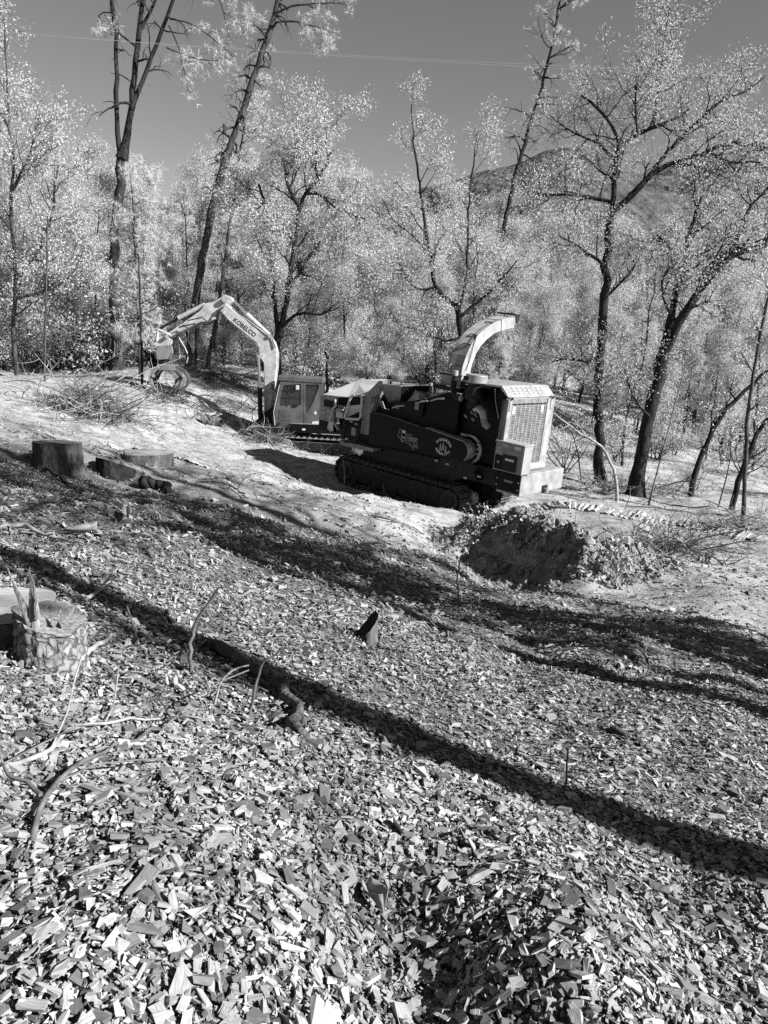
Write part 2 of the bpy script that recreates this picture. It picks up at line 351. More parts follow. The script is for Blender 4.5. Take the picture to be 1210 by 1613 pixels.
class MB:
    def __init__(s, org=None):
        s.v, s.f, s.org = [], [], (np.zeros(3) if org is None else np.asarray(org, float))
    def add(s, vs, fs):
        o = len(s.v); s.v += [tuple(np.asarray(p, float) - s.org) for p in vs]; s.f += [tuple(i + o for i in f) for f in fs]; return s
    def box(s, lo, hi):
        x0, y0, z0 = lo; x1, y1, z1 = hi
        return s.add([(x0, y0, z0), (x1, y0, z0), (x1, y1, z0), (x0, y1, z0), (x0, y0, z1), (x1, y0, z1), (x1, y1, z1), (x0, y1, z1)],
                     [(3, 2, 1, 0), (4, 5, 6, 7), (0, 1, 5, 4), (1, 2, 6, 5), (2, 3, 7, 6), (3, 0, 4, 7)])
    def loft(s, a, b):                         # two rings of the same number of points, capped
        n = len(a)
        return s.add(list(a) + list(b), [tuple(range(n))[::-1], tuple(range(n, 2 * n))] + [(i, (i + 1) % n, n + (i + 1) % n, n + i) for i in range(n)])
    def prism_y(s, poly, y0, y1):              # poly of (x, z), extruded along y
        return s.loft([(p[0], y0, p[1]) for p in poly], [(p[0], y1, p[1]) for p in poly])
    def sheet(s, pts, th, n=None):
        P = [np.asarray(p, float) for p in pts]
        if n is None: n = nrm(np.cross(P[1] - P[0], P[2] - P[0]))
        return s.loft(P, [p + np.asarray(n) * th for p in P])
    def cyl(s, p0, p1, r0, r1=None, n=12):
        return s.tube([p0, p1], [r0, r0 if r1 is None else r1], n)
    def tube(s, pts, rr, n=8):
        P = np.asarray(pts, float)
        if np.isscalar(rr): rr = [rr] * len(P)
        T = np.gradient(P, axis=0) if len(P) > 2 else np.array([P[1] - P[0]] * 2)
        o = len(s.v); a = np.linspace(0, 2 * math.pi, n, endpoint=False)
        ref = np.array([0, 0, 1.0]) if abs(nrm(T[0])[2]) < 0.9 else np.array([1.0, 0, 0])
        for p, t, r in zip(P, T, rr):
            t = nrm(t); u = nrm(np.cross(t, ref)); w = np.cross(t, u); ref = -np.cross(t, u) if False else ref
            for an in a: s.v.append(tuple(p + (u * math.cos(an) + w * math.sin(an)) * r - s.org))
        for i in range(len(P) - 1):
            for j in range(n):
                s.f.append((o + i * n + j, o + i * n + (j + 1) % n, o + (i + 1) * n + (j + 1) % n, o + (i + 1) * n + j))
        s.f.append(tuple(o + j for j in range(n))[::-1]); s.f.append(tuple(o + (len(P) - 1) * n + j for j in range(n)))
        return s
    def mesh(s, name, mat):
        me = bpy.data.meshes.new(name); me.from_pydata(s.v, [], s.f); me.materials.append(mat)
        return me
    def build(s, name, mat, parent=None, bevel=0, smooth=False):
        me = s.mesh(name, mat)
        import bmesh
        bm = bmesh.new(); bm.from_mesh(me); bmesh.ops.recalc_face_normals(bm, faces=bm.faces)
        bm.to_mesh(me); bm.free()
        if smooth:
            me.polygons.foreach_set('use_smooth', [True] * len(me.polygons))
            me.set_sharp_from_angle(angle=rad(40))
        o = obj(name, me, parent)
        if bevel:
            b = o.modifiers.new('bevel', 'BEVEL'); b.width = bevel; b.segments = 2; b.limit_method = 'ANGLE'; b.angle_limit = rad(35)
        return o
def arc(c, r, a0, a1, n, ry=None):
    return [(c[0] + r * math.cos(rad(a0 + (a1 - a0) * i / n)), c[1] + (ry or r) * math.sin(rad(a0 + (a1 - a0) * i / n))) for i in range(n + 1)]
def text_mesh(txt, size, bold=0.0):
    cu = bpy.data.curves.new('lettering', 'FONT'); cu.body = txt; cu.size = size; cu.align_x = 'CENTER'; cu.align_y = 'CENTER'
    cu.offset = bold; cu.resolution_u = 3
    o = bpy.data.objects.new('lettering', cu); COL.objects.link(o)
    dg = bpy.context.evaluated_depsgraph_get()
    me = bpy.data.meshes.new_from_object(o.evaluated_get(dg))
    V = np.array([v.co[:] for v in me.vertices]); F = [tuple(p.vertices) for p in me.polygons]
    bpy.data.objects.remove(o); bpy.data.curves.remove(cu); bpy.data.meshes.remove(me)
    return V, F

# ------------------------------------------------------------------ the setting: ground, hills
def sinhspace(lo, hi, c, n, k):
    a = -math.asinh((c - lo) / k); b = math.asinh((hi - c) / k)
    return c + k * np.sinh(np.linspace(a, b, n))
_gx = sinhspace(-150, 150, 0.5, 270, 2.2); _gy = sinhspace(-25, 260, 3.0, 290, 3.0)
_GX, _GY = np.meshgrid(_gx, _gy)
_nx, _ny = len(_gx), len(_gy)
_idx = np.arange(_nx * _ny).reshape(_ny, _nx)
_F = np.stack([_idx[:-1, :-1], _idx[:-1, 1:], _idx[1:, 1:], _idx[1:, :-1]], -1).reshape(-1, 4)
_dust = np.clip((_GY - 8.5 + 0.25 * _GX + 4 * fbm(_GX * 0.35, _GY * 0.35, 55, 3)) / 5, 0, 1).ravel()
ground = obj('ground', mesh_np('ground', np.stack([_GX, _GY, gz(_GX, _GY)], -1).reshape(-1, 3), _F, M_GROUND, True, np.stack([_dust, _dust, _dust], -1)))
tag(ground, 'sloping forest clearing covered with wood chips and dust', kind='structure')

def hill(name, prof, Y, depth, seed, amp):
    xs = np.linspace(-900, 900, 220); ys = np.linspace(0, 1, 40)
    px = np.array([p[0] for p in prof]); pz = np.array([W(p[0], p[1], Y)[2] for p in prof]); pxx = np.array([W(p[0], p[1], Y)[0] for p in prof])
    top = np.interp(xs, pxx, pz)
    X, T = np.meshgrid(xs, ys)
    Yy = Y - depth + depth * 1.6 * T
    sh = np.where(T < 0.62, np.sin(T / 0.62 * math.pi / 2), np.cos((T - 0.62) / 0.38 * math.pi / 2) * 0.9 + 0.1)
    Z = -12 + (top[None, :] + 12) * sh + amp * fbm(X / 45, Yy / 45, seed, 5) * sh
    i = np.arange(X.size).reshape(X.shape)
    F = np.stack([i[:-1, :-1], i[:-1, 1:], i[1:, 1:], i[1:, :-1]], -1).reshape(-1, 4)
    return tag(obj(name, mesh_np(name, np.stack([X, Yy, Z], -1).reshape(-1, 3), F, M_HILL, True)), kind='structure')
hill('hill', [(-900, 380), (-200, 370), (200, 340), (450, 330), (600, 335), (690, 318), (760, 292), (840, 266), (905, 270), (960, 300),
              (1010, 300), (1060, 262), (1120, 245), (1200, 240), (1400, 250), (2200, 320)], 620, 330, 41, 14)

# ------------------------------------------------------------------ wood chips
rng = np.random.default_rng(7)
_corner = np.array([[-1, -1, -1], [1, -1, -1], [1, 1, -1], [-1, 1, -1], [-1, -1, 1], [1, -1, 1], [1, 1, 1], [-1, 1, 1]]) * 0.5
_boxF = np.array([[4, 5, 6, 7], [0, 1, 5, 4], [1, 2, 6, 5], [2, 3, 7, 6], [3, 0, 4, 7], [3, 2, 1, 0]])
def rotmats(n, tilt, r, lay=None):
    yaw = r.uniform(0, 2 * math.pi, n) if lay is None else r.normal(-0.3, lay, n); ax = r.uniform(0, 2 * math.pi, n); an = np.abs(r.normal(0, 1, n)) * tilt
    cz, sz = np.cos(yaw), np.sin(yaw)
    Rz = np.zeros((n, 3, 3)); Rz[:, 0, 0] = cz; Rz[:, 0, 1] = -sz; Rz[:, 1, 0] = sz; Rz[:, 1, 1] = cz; Rz[:, 2, 2] = 1
    k = np.stack([np.cos(ax), np.sin(ax), np.zeros(n)], -1)
    K = np.zeros((n, 3, 3)); K[:, 0, 2] = k[:, 1]; K[:, 1, 2] = -k[:, 0]; K[:, 2, 0] = -k[:, 1]; K[:, 2, 1] = k[:, 0]
    Rt = np.eye(3)[None] + np.sin(an)[:, None, None] * K + (1 - np.cos(an))[:, None, None] * (K @ K)
    return Rt @ Rz
_eps = 0.08
def slope_rot(x, y):
    gx = (gz(x + _eps, y) - gz(x - _eps, y)) / (2 * _eps); gy = (gz(x, y + _eps) - gz(x, y - _eps)) / (2 * _eps)
    n = np.stack([-gx, -gy, np.ones_like(gx)], -1); n /= np.linalg.norm(n, axis=1)[:, None]
    t = np.zeros_like(n); t[:, 0] = 1; t -= n * (t * n).sum(1)[:, None]; t /= np.linalg.norm(t, axis=1)[:, None]
    b = np.cross(n, t)
    return np.stack([t, b, n], -1)
def chips(x, y, length, asp, thick, lift, tilt, r, bottom=True, lay=None):
    n = len(x)
    c = np.repeat(_corner[None], n, 0) * np.stack([length, length * asp, thick], -1)[:, None, :]
    jk = np.clip(0.024 / length, 0.45, 1.0)
    c[:, :, 0] += r.normal(0, 0.14, (n, 8)) * (length * jk)[:, None]
    c[:, :, 1] += r.normal(0, 0.16, (n, 8)) * (length * asp * jk)[:, None]
    c[:, :, 2] += r.normal(0, 0.25, (n, 8)) * thick[:, None]
    c[:, :, 0] += c[:, :, 1] * r.normal(0, 0.18, n)[:, None]
    pinch = r.uniform(0.45, 1.15, n)                                   # one end narrower: slivers
    m = c[:, :, 0] > 0
    c[:, :, 1] = np.where(m, c[:, :, 1] * pinch[:, None], c[:, :, 1])
    g = c + r.uniform(0, 40, (n, 1, 3))
    Rm = slope_rot(x, y) @ rotmats(n, tilt, r, lay)
    V = np.einsum('nij,nkj->nki', Rm, c)
    V[:, :, 0] += x[:, None]; V[:, :, 1] += y[:, None]; V[:, :, 2] += (gz(x, y) + lift)[:, None]
    f = _boxF if bottom else _boxF[:5]
    F = (f[None] + (np.arange(n) * 8)[:, None, None]).reshape(-1, 4)
    return V.reshape(-1, 3), F, g.reshape(-1, 3)
def wedge(n, y0, y1, k, m, r, power=1.0):
    y = np.sqrt(r.uniform(y0 ** 2, y1 ** 2, n)) if power == 1 else r.uniform(y0, y1, n)
    x = r.uniform(-1, 1, n) * (k * y + m)
    return x, y
def clear_of(x, y):                                        # not under the machines
    lx = (x - _cA[0]) * math.cos(rad(41)) - (y - _cA[1]) * math.sin(rad(41)); ly = (x - _cA[0]) * math.sin(rad(41)) + (y - _cA[1]) * math.cos(rad(41))
    return ~((lx > -7) & (lx < 0.9) & (ly > -0.3) & (ly < 2.8))
parts = []
def layer(n, y0, y1, lmed, lsig, amean, thk, lift, tilt, bottom=True, k=0.62, m=0.7, power=1.0, mask=None, lay=None):
    x, y = wedge(n, y0, y1, k, m, rng, power)
    keep = clear_of(x, y)
    if mask is not None: keep &= mask(x, y)
    x, y = x[keep], y[keep]; n = len(x)
    L = lmed * np.exp(rng.normal(0, lsig, n)); L = np.clip(L, lmed * 0.35, lmed * 3.2)
    A = np.clip(rng.normal(amean, 0.18, n), 0.12, 1.0)
    T = np.clip(L * A * rng.uniform(0.18, 0.55, n), 0.002, 0.022) * thk
    parts.append(chips(x, y, L, A, T, rng.uniform(0, lift, n), tilt, rng, bottom, lay))
def fade(a, b):
    return lambda x, y: rng.uniform(0, 1, len(x)) < np.clip((b - y) / (b - a), 0.04, 1)
def noisy(a, b):
    return lambda x, y: (rng.uniform(0, 1, len(x)) < np.clip((b - y + 5 * fbm(x * 0.3, y * 0.3, 66, 3)) / (b - a), 0.03, 1))
layer(50000, 0.9, 3.4, 0.0142, 0.48, 0.54, 1.0, 0.030, 0.62, False, m=0.35)
layer(8500, 0.9, 3.4, 0.0270, 0.42, 0.52, 1.0, 0.036, 0.46, m=0.35)
layer(700, 0.9, 3.4, 0.046, 0.25, 0.50, 1.0, 0.040, 0.36, m=0.35)
layer(3200, 0.9, 3.4, 0.036, 0.45, 0.18, 1.0, 0.034, 0.30, m=0.35)
layer(42000, 3.3, 6.2, 0.0185, 0.50, 0.40, 1.0, 0.036, 0.56, False, m=0.5, lay=0.9)
layer(4500, 3.3, 6.2, 0.036, 0.42, 0.26, 1.0, 0.036, 0.32, False, m=0.5, lay=0.7)
layer(44000, 6.0, 11.5, 0.031, 0.50, 0.30, 1.0, 0.045, 0.50, False, lay=0.8, mask=lambda x, y: ~((x > 2.2) & (y > 10.0 - (x - 3) * 0.8)) | (rng.uniform(0, 1, len(x)) < .25))
layer(14000, 11, 19, 0.055, 0.45, 0.34, 1.0, 0.04, 0.35, False, mask=noisy(9, 16))
layer(60000, 9.5, 15.5, 0.045, 0.5, 0.45, 1.6, 0.13, 0.8, False, mask=lambda x, y: mound(x, y) > 0.05)
_outside = lambda x, y: np.abs(x) > 0.55 * y + 0.35
layer(22000, 0.2, 7.5, 0.027, 0.50, 0.50, 1.2, 0.032, 0.5, False, k=0.62, m=2.1, power=2, mask=_outside)
Vs, Fs, Gs, off = [], [], [], 0
for v, f, g in parts:
    Vs.append(v); Fs.append(f + off); Gs.append(g); off += len(v)
wc = obj('wood_chips', mesh_np('wood_chips', np.concatenate(Vs), np.concatenate(Fs), M_CHIP, False, np.concatenate(Gs)))
tag(wc, 'thick layer of pale shredded wood chips covering the slope', 'wood chips', kind='stuff')

def big_chip_mesh(r):
    nx, ny = 5, 3
    u, v = np.meshgrid(np.linspace(-0.5, 0.5, nx), np.linspace(-0.5, 0.5, ny))
    top = np.stack([u, v * r.uniform(0.4, 0.75), np.zeros_like(u)], -1)
    top[..., 1] *= (1 + 0.25 * r.normal() * u)
    top[:, 0, 0] += r.uniform(-0.16, 0.1, ny); top[:, -1, 0] += r.uniform(-0.1, 0.16, ny)
    top[..., 1] += r.normal(0, 0.025, (ny, nx)); top[..., 2] = 0.06 + r.normal(0, 0.018, (ny, nx)) + 0.06 * r.normal() * u ** 2
    bot = top.copy(); bot[..., 2] -= r.uniform(0.09, 0.17) + r.normal(0, 0.012, (ny, nx)); bot[..., :2] *= r.uniform(0.88, 1.02)
    V = np.concatenate([top.reshape(-1, 3), bot.reshape(-1, 3)]); n = nx * ny
    F = []
    for j in range(ny - 1):
        for i in range(nx - 1):
            a = j * nx + i
            F.append((a, a + 1, a + nx + 1, a + nx)); F.append((n + a + nx, n + a + nx + 1, n + a + 1, n + a))
    ring = [i for i in range(nx)] + [j * nx + nx - 1 for j in range(1, ny)] + [(ny - 1) * nx + i for i in range(nx - 2, -1, -1)] + [j * nx for j in range(ny - 2, 0, -1)]
    for k in range(len(ring)):
        a, b = ring[k], ring[(k + 1) % len(ring)]
        F.append((b, a, n + a, n + b))
    return mesh_np('wood_chip', V, np.array(F), M_CHIP, False, V * 0.07 + r.uniform(0, 40, 3))
_variants = [big_chip_mesh(rng) for _ in range(24)]
_cx, _cy = wedge(300, 1.15, 2.9, 0.53, 0.0, rng, 2)
_cz = gz(_cx, _cy); _cR = slope_rot(_cx, _cy) @ rotmats(300, 0.30, rng)
for i in range(300):
    s = float(np.clip(0.037 * math.exp(rng.normal(0, 0.36)), 0.024, 0.080))
    o = obj('wood_chip', _variants[i % 24], None, (_cx[i], _cy[i], _cz[i] + 0.020 + rng.uniform(0, 0.018)))
    R3 = _cR[i]
    o.rotation_euler = Matrix(R3.tolist()).to_euler(); o.scale = (s, s, s * rng.uniform(0.8, 1.6))
    tag(o, 'large pale flat wood chip lying loose on the foreground mulch', 'wood chip', 'large loose chips in the foreground')

# dry leaves, needles and twig bits on the farther ground
def leaf_tris(c, size, asp, r):
    n = len(c)
    a = r.normal(0, 1, (n, 3)); a /= np.linalg.norm(a, axis=1)[:, None]
    b = r.normal(0, 1, (n, 3)); b -= a * (a * b).sum(1)[:, None]; b /= np.linalg.norm(b, axis=1)[:, None]
    l = (size * r.uniform(0.6, 1.35, n))[:, None]; w = l * asp * r.uniform(0.8, 1.4, n)[:, None]
    V = np.stack([c - a * l * 0.5 + b * w * .5, c - a * l * .3 - b * w * 0.6, c + a * l * 0.6], 1)
    return V.reshape(-1, 3), np.arange(n * 3).reshape(-1, 3)
def leaf_quads(c, size, asp, r, flat=0.0):
    n = len(c)
    a = r.normal(0, 1, (n, 3)); a[:, 2] *= (1 - flat); a /= np.linalg.norm(a, axis=1)[:, None]
    b = r.normal(0, 1, (n, 3)); b[:, 2] *= (1 - flat); b -= a * (a * b).sum(1)[:, None]; b /= np.linalg.norm(b, axis=1)[:, None]
    l = (size * r.uniform(0.6, 1.35, n))[:, None]; w = l * asp * r.uniform(0.7, 1.2, n)[:, None]
    nn = np.cross(a, b) * l * 0.12
    V = np.stack([c - a * l * 0.5, c + b * w * 0.5 + nn, c + a * l * 0.5, c - b * w * 0.5 + nn], 1)
    return V.reshape(-1, 3), np.arange(n * 4).reshape(-1, 4)
_lx, _ly = wedge(42000, 8, 46, 0.66, 2, rng)
_k = clear_of(_lx, _ly) & (fbm(_lx * 0.35, _ly * 0.35, 21, 3) > -0.28); _lx, _ly = _lx[_k], _ly[_k]
_c = np.stack([_lx, _ly, gz(_lx, _ly) + 0.015], -1)
v, f = leaf_quads(_c, 0.085, 0.42, rng, 0.7)
tag(obj('leaf_litter', mesh_np('leaf_litter', v, f, M_LITTER)), 'dry leaves and twig bits strewn over the far clearing', 'leaf litter', kind='stuff')

# ------------------------------------------------------------------ trees
class Wood:
    def __init__(s): s.V, s.F, s.n = [], [], 0
    def tube(s, P, R, sides):
        P = np.asarray(P, float); R = np.asarray(R, float)
        T = np.gradient(P, axis=0); T /= np.linalg.norm(T, axis=1)[:, None] + 1e-9
        ref = np.array([0.31, 0.95, 0.05]) if abs(T[:, 1]).mean() < 0.8 else np.array([0.95, 0.1, 0.3])
        u = np.cross(T, ref); u /= np.linalg.norm(u, axis=1)[:, None] + 1e-9
        w = np.cross(T, u)
        a = np.linspace(0, 2 * math.pi, sides, endpoint=False)
        ring = P[:, None, :] + (u[:, None, :] * np.cos(a)[None, :, None] + w[:, None, :] * np.sin(a)[None, :, None]) * R[:, None, None]
        m = len(P); i = np.arange(m * sides).reshape(m, sides); j = np.roll(i, -1, 1)
        F = np.stack([i[:-1], j[:-1], j[1:], i[1:]], -1).reshape(-1, 4) + s.n
        s.V.append(ring.reshape(-1, 3)); s.F.append(F); s.n += m * sides
    def mesh(s, name, mat): return mesh_np(name, np.concatenate(s.V), np.concatenate(s.F), mat, True)
def resample(P, seg):
    P = np.asarray(P, float); d = np.concatenate([[0], np.cumsum(np.linalg.norm(np.diff(P, axis=0), axis=1))])
    n = max(3, int(d[-1] / seg) + 1); t = np.linspace(0, d[-1], n)
    # smooth (Catmull-like) by double interpolation
    Q = np.stack([np.interp(t, d, P[:, k]) for k in range(3)], -1)
    if n > 4:
        Q[1:-1] = 0.25 * Q[:-2] + 0.5 * Q[1:-1] + 0.25 * Q[2:]
    return Q
def side_dir(d, ang, r):
    a = r.normal(0, 1, 3); a -= d * (a @ d); a = nrm(a)
    return nrm(d * math.cos(ang) + a * math.sin(ang))
class Tree:
    """limbs -> branches -> twigs, leaves or needle tufts on the last ones"""
    def __init__(s, seed): s.r = np.random.default_rng(seed); s.w = Wood(); s.tw = []; s.bare = []
    def limb(s, P, r0, r1, sides=9, seg=0.35, rough=0.05):
        k_ = 0.72 if r0 > 0.09 else 0.88
        r0, r1 = r0 * k_, r1 * k_
        Q = resample(P, seg); n = len(Q)
        Q[1:-1] += s.r.normal(0, rough, (n - 2, 3)) * np.linspace(0.4, 1, n - 2)[:, None] * min(1, r0 * 6)
        R = np.linspace(r0, r1, n) * (1 + s.r.normal(0, 0.05, n))
        if sides >= 10 and r0 > 0.12: R[0] *= 1.9; R[1] *= 1.22; R[2] *= 1.06
        s.w.tube(Q, R, sides)
        return Q, R
    def branch(s, p, d, L, r, lvl, maxl, kink=0.28, up=0.08, nch=(5, 5, 5), droop=0.0):
        seg = max(0.16, L / 7); n = max(3, int(L / seg)); P = [p]; d = nrm(d)
        for i in range(n):
            d = nrm(d + s.r.normal(0, kink, 3) * 0.6 + np.array([0, 0, up - droop * i / n])); P.append(P[-1] + d * seg)
        P = np.array(P); R = np.linspace(r, max(0.004, r * 0.3), len(P))
        s.w.tube(P, R, 5 if lvl == 1 else 3)
        if lvl >= maxl: s.tw.append(P); return
        k = nch[min(lvl, len(nch) - 1)]
        for j in range(k):
            t = s.r.uniform(0.25, 1.0); q = t * (len(P) - 1); i = min(int(q), len(P) - 2); pp = P[i] + (P[i + 1] - P[i]) * (q - i)
            s.branch(pp, side_dir(nrm(P[i + 1] - P[i]), rad(s.r.uniform(28, 75)), s.r), L * s.r.uniform(0.4, 0.68), max(0.006, R[i] * 0.62), lvl + 1, maxl, kink, up, nch, droop)
    def sprout(s, QR, n, t0, t1, L, maxl=3, ang=(35, 75), **kw):
        Q, R = QR
        for j in range(n):
            t = t0 + (t1 - t0) * (j + s.r.uniform(0, 1)) / n; i = min(int(t * (len(Q) - 1)), len(Q) - 2)
            d = side_dir(nrm(Q[i + 1] - Q[i]), rad(s.r.uniform(*ang)), s.r)
            s.branch(Q[i], d, L * s.r.uniform(0.6, 1.25), max(0.012, min(R[i] * 0.5, 0.09)), 1, maxl, **kw)
    def leaves(s, per, size, spread, asp=0.62):
        C = []
        for P in s.tw:
            t = s.r.uniform(0.1, 1.05, per) * (len(P) - 1); i = np.clip(t.astype(int), 0, len(P) - 2)
            C.append(P[i] + (P[i + 1] - P[i]) * (t - i)[:, None] + s.r.normal(0, spread, (per, 3)))
        C = np.concatenate(C)
        return leaf_tris(C, size, asp, s.r)
    def needles(s, tufts, per, size, spread):
        C = []
        for P in s.tw:
            t = s.r.uniform(0.3, 1.0, tufts) * (len(P) - 1); i = np.clip(t.astype(int), 0, len(P) - 2)
            C.append(P[i] + (P[i + 1] - P[i]) * (t - i)[:, None] + s.r.normal(0, spread, (tufts, 3)))
        C = np.repeat(np.concatenate(C), per, 0); n = len(C)
        a = s.r.normal(0, 1, (n, 3)) + np.array([0, 0, -0.25]); a /= np.linalg.norm(a, axis=1)[:, None]
        b = np.cross(a, s.r.normal(0, 1, (n, 3))); b /= np.linalg.norm(b, axis=1)[:, None]
        l = (size * s.r.uniform(0.6, 1.3, n))[:, None]
        V = np.stack([C - b * l * 0.035, C + b * l * 0.035, C + a * l], 1)
        return V.reshape(-1, 3), np.arange(n * 3).reshape(-1, 3)
    def make(s, name, label, cat, base, bark, crown=None, cmat=None, group=None):
        base = np.asarray(base, float)
        t = thing(name, label, cat, base, group)
        me = s.w.mesh('trunk', bark); me.transform(Matrix.Translation(-Vector(base.tolist())))
        obj('trunk', me, t)
        if crown is not None:
            v, f = crown
            obj('crown', mesh_np('crown', v - base, f, cmat), t)
        return t
def PX(pts, Y, r=None, wob=0.0):
    out = []
    for k, p in enumerate(pts):
        yy = p[2] if len(p) > 2 else Y
        q = W(p[0], p[1], yy + (r.normal(0, wob) if (r is not None and k) else 0)); out.append(q)
    return np.array(out)
def root(px, py):                                   # ground below a pixel, slightly sunk
    p = G(px, py); p[2] -= 0.15; return p
def foot(P):                                        # carry a trunk down to the ground under its first point
    P = np.asarray(P, float); b = P[0].copy(); b[2] = gz1(b[0], b[1]) - 0.2
    return np.vstack([b, P[P[:, 2] > b[2] + 0.3]]), b

# --- three-stemmed tall pine, left
T = Tree(101); Y = 33
P, base = foot(PX([(186, 590), (180, 470), (180, 370), (190, 290), (192, 245)], Y))
T.limb(P, 0.30, 0.25, 12, 0.5, 0.03)
a = T.limb(PX([(190, 252), (184, 190), (183, 150), (185, 60), (176, 0), (166, -80), (158, -150)], Y, T.r, .12), 0.15, 0.06, 10, 0.5)
b = T.limb(PX([(192, 250), (205, 190), (214, 105), (222, 35), (234, -50), (240, -140)], Y, T.r, .12), 0.20, 0.08, 10, 0.5)
c = T.limb(PX([(207, 172), (220, 140), (237, 98), (258, 40), (281, -25), (304, -110)], Y, T.r, .2), 0.14, 0.06, 10, 0.5)
b2 = T.limb(PX([(222, 45), (232, 30), (246, 0), (262, -60)], Y), 0.10, 0.05, 8, 0.5)
for q, n in ((a, 5), (b, 6), (c, 9), (b2, 4)):
    T.sprout(q, n, 0.25, 0.95, 1.5, 2, (50, 90), kink=0.35, up=-0.05, nch=(3, 3, 3), droop=0.25)
    T.tw = []
for P_ in ([(268, 30), (300, 35), (335, 60), (368, 90)], [(262, 75), (285, 85), (315, 95), (350, 96)], [(266, 40), (281, 70), (290, 110), (300, 150)], [(176, 20), (155, 15), (150, 35), (165, 45)]):
    q = T.limb(PX(P_, Y + T.r.uniform(-1, 1)), 0.035, 0.012, 5, 0.3); T.sprout(q, 5, 0.3, 1, 0.7, 2, kink=0.3, up=-0.05, nch=(3, 3))
q = T.limb(PX([(300, -110), (330, -40), (350, 10), (362, 60)], Y + 1), 0.04, 0.012, 5, 0.3); T.sprout(q, 6, 0.4, 1, 0.9, 2, nch=(3, 3))
for q in (a, b, c): T.sprout(q, 6, 0.8, 1.0, 1.4, 2, nch=(3, 3), up=0.0)
T.make('pine_tree', 'tall pine forking into three dark bare stems, rising left above the forest', 'tree', base, M_BARK, T.needles(4, 12, 0.20, 0.08), M_NEEDLE)

T = Tree(118); Y = 30
P, base = foot(PX([(222, 600), (218, 480), (212, 380), (207, 300), (203, 255)], Y))
a = T.limb(P, 0.11, 0.02, 8, 0.5)
T.sprout(a, 44, 0.2, 1.0, 1.1, 2, (55, 100), kink=0.2, up=-0.03, nch=(5, 5), droop=.35)
T.make('pine_tree', 'pale feathery drooping pine in front of the three-stemmed pine', 'tree', base, M_BARKM, T.needles(5, 14, 0.22, 0.10), M_NEEDLE)

# --- leaning tall conifer behind the excavator boom
T = Tree(102); Y = 34
P, base = foot(PX([(299, 580), (303, 520), (308, 470), (318, 410), (326, 370), (346, 280), (379, 185), (412, 90), (440, 0), (458, -80), (470, -150)], Y))
a = T.limb(P, 0.27, 0.11, 12, 0.5, 0.03)
T.sprout(a, 34, 0.42, 0.86, 0.95, 2, (60, 95), kink=0.4, up=-0.12, nch=(2, 2), droop=0.3); T.tw = []
for P_ in ([(437, 20), (460, 8), (500, 5), (545, 4)], [(432, 35), (460, 32), (500, 42), (528, 52)], [(441, 0), (480, -20), (530, -40)], [(420, 60), (410, 40), (395, 38), (378, 42)]):
    q = T.limb(PX(P_, Y + T.r.uniform(-1, 1)), 0.06, 0.014, 5, 0.3); T.sprout(q, 8, 0.4, 1, 0.75, 2, kink=0.3, up=0.02, nch=(3, 3))
T.sprout(a, 14, 0.88, 1.0, 1.6, 2, nch=(3, 3))
T.make('pine_tree', 'tall dark conifer leaning right, its foot beside the hanging grapple', 'tree', base, M_BARKM, T.needles(5, 14, 0.20, 0.08), M_NEEDLE)

# --- slim conifer just right of it
T = Tree(103); Y = 36.5
P, base = foot(PX([(326, 578), (338, 520), (347, 465), (358, 380), (371, 295), (383, 200), (390, 120), (394, 90)], Y))
a = T.limb(P, 0.15, 0.03, 8, 0.5, 0.04)
T.sprout(a, 26, 0.35, 0.75, 0.8, 2, (55, 95), kink=0.35, up=-0.05, nch=(3, 3))
T.sprout(a, 24, 0.66, 0.99, 1.15, 2, (50, 90), kink=0.25, up=0.05, nch=(4, 4))
T.make('pine_tree', 'slim soft-needled pine standing close right of the leaning conifer', 'tree', base, M_BARKM, T.needles(4, 12, 0.23, 0.10), M_NEEDLE)

# --- dead snag
T = Tree(104); Y = 39
P, base = foot(PX([(338, 570), (344, 420), (349, 300), (353, 195)], Y))
a = T.limb(P, 0.16, 0.10, 8, 0.5); T.sprout(a, 7, 0.5, 0.95, 0.5, 1); T.tw = []
T.make('dead_snag', 'broken-topped dead stem half hidden behind the leaning conifer', 'tree', base, M_BARKM)

# --- middle oak right of the boom
T = Tree(105); Y = 32
P, base = foot(PX([(436, 612), (436, 560), (440, 520)], Y))
T.limb(P, 0.26, 0.22, 10)
L_ = [T.limb(PX([(438, 530), (434, 480), (430, 430), (424, 380), (419, 318), (408, 290)], Y, T.r, .15), 0.15, 0.07),
      T.limb(PX([(441, 530), (447, 490), (454, 455), (460, 410), (468, 350), (471, 325), (482, 305), (508, 270), (525, 235)], Y, T.r, .2), 0.19, 0.06),
      T.limb(PX([(455, 455), (472, 430), (484, 408), (505, 380)], Y + .6), 0.11, 0.04),
      T.limb(PX([(470, 325), (455, 300), (448, 270), (452, 230)], Y - .6), 0.08, 0.03),
      T.limb(PX([(419, 318), (405, 330), (395, 345)], Y - .5), 0.06, 0.03),
      T.limb(PX([(482, 305), (500, 300), (530, 330), (575, 345)], Y + .5), 0.08, 0.03),
      T.limb(PX([(500, 280), (495, 240), (500, 205)], Y), 0.07, 0.03),
      T.limb(PX([(443, 515), (470, 490), (505, 500), (540, 470)], Y - 1), 0.08, 0.03)]
for q in L_: T.sprout(q, 9, 0.25, 1.0, 1.7, 3, kink=0.35, up=0.06, nch=(4, 4, 4))
T.make('oak_tree', 'twisted oak with two dark crooked stems right behind the excavator boom', 'tree', base, M_BARK, T.leaves(33, 0.066, 0.13), M_LEAF)

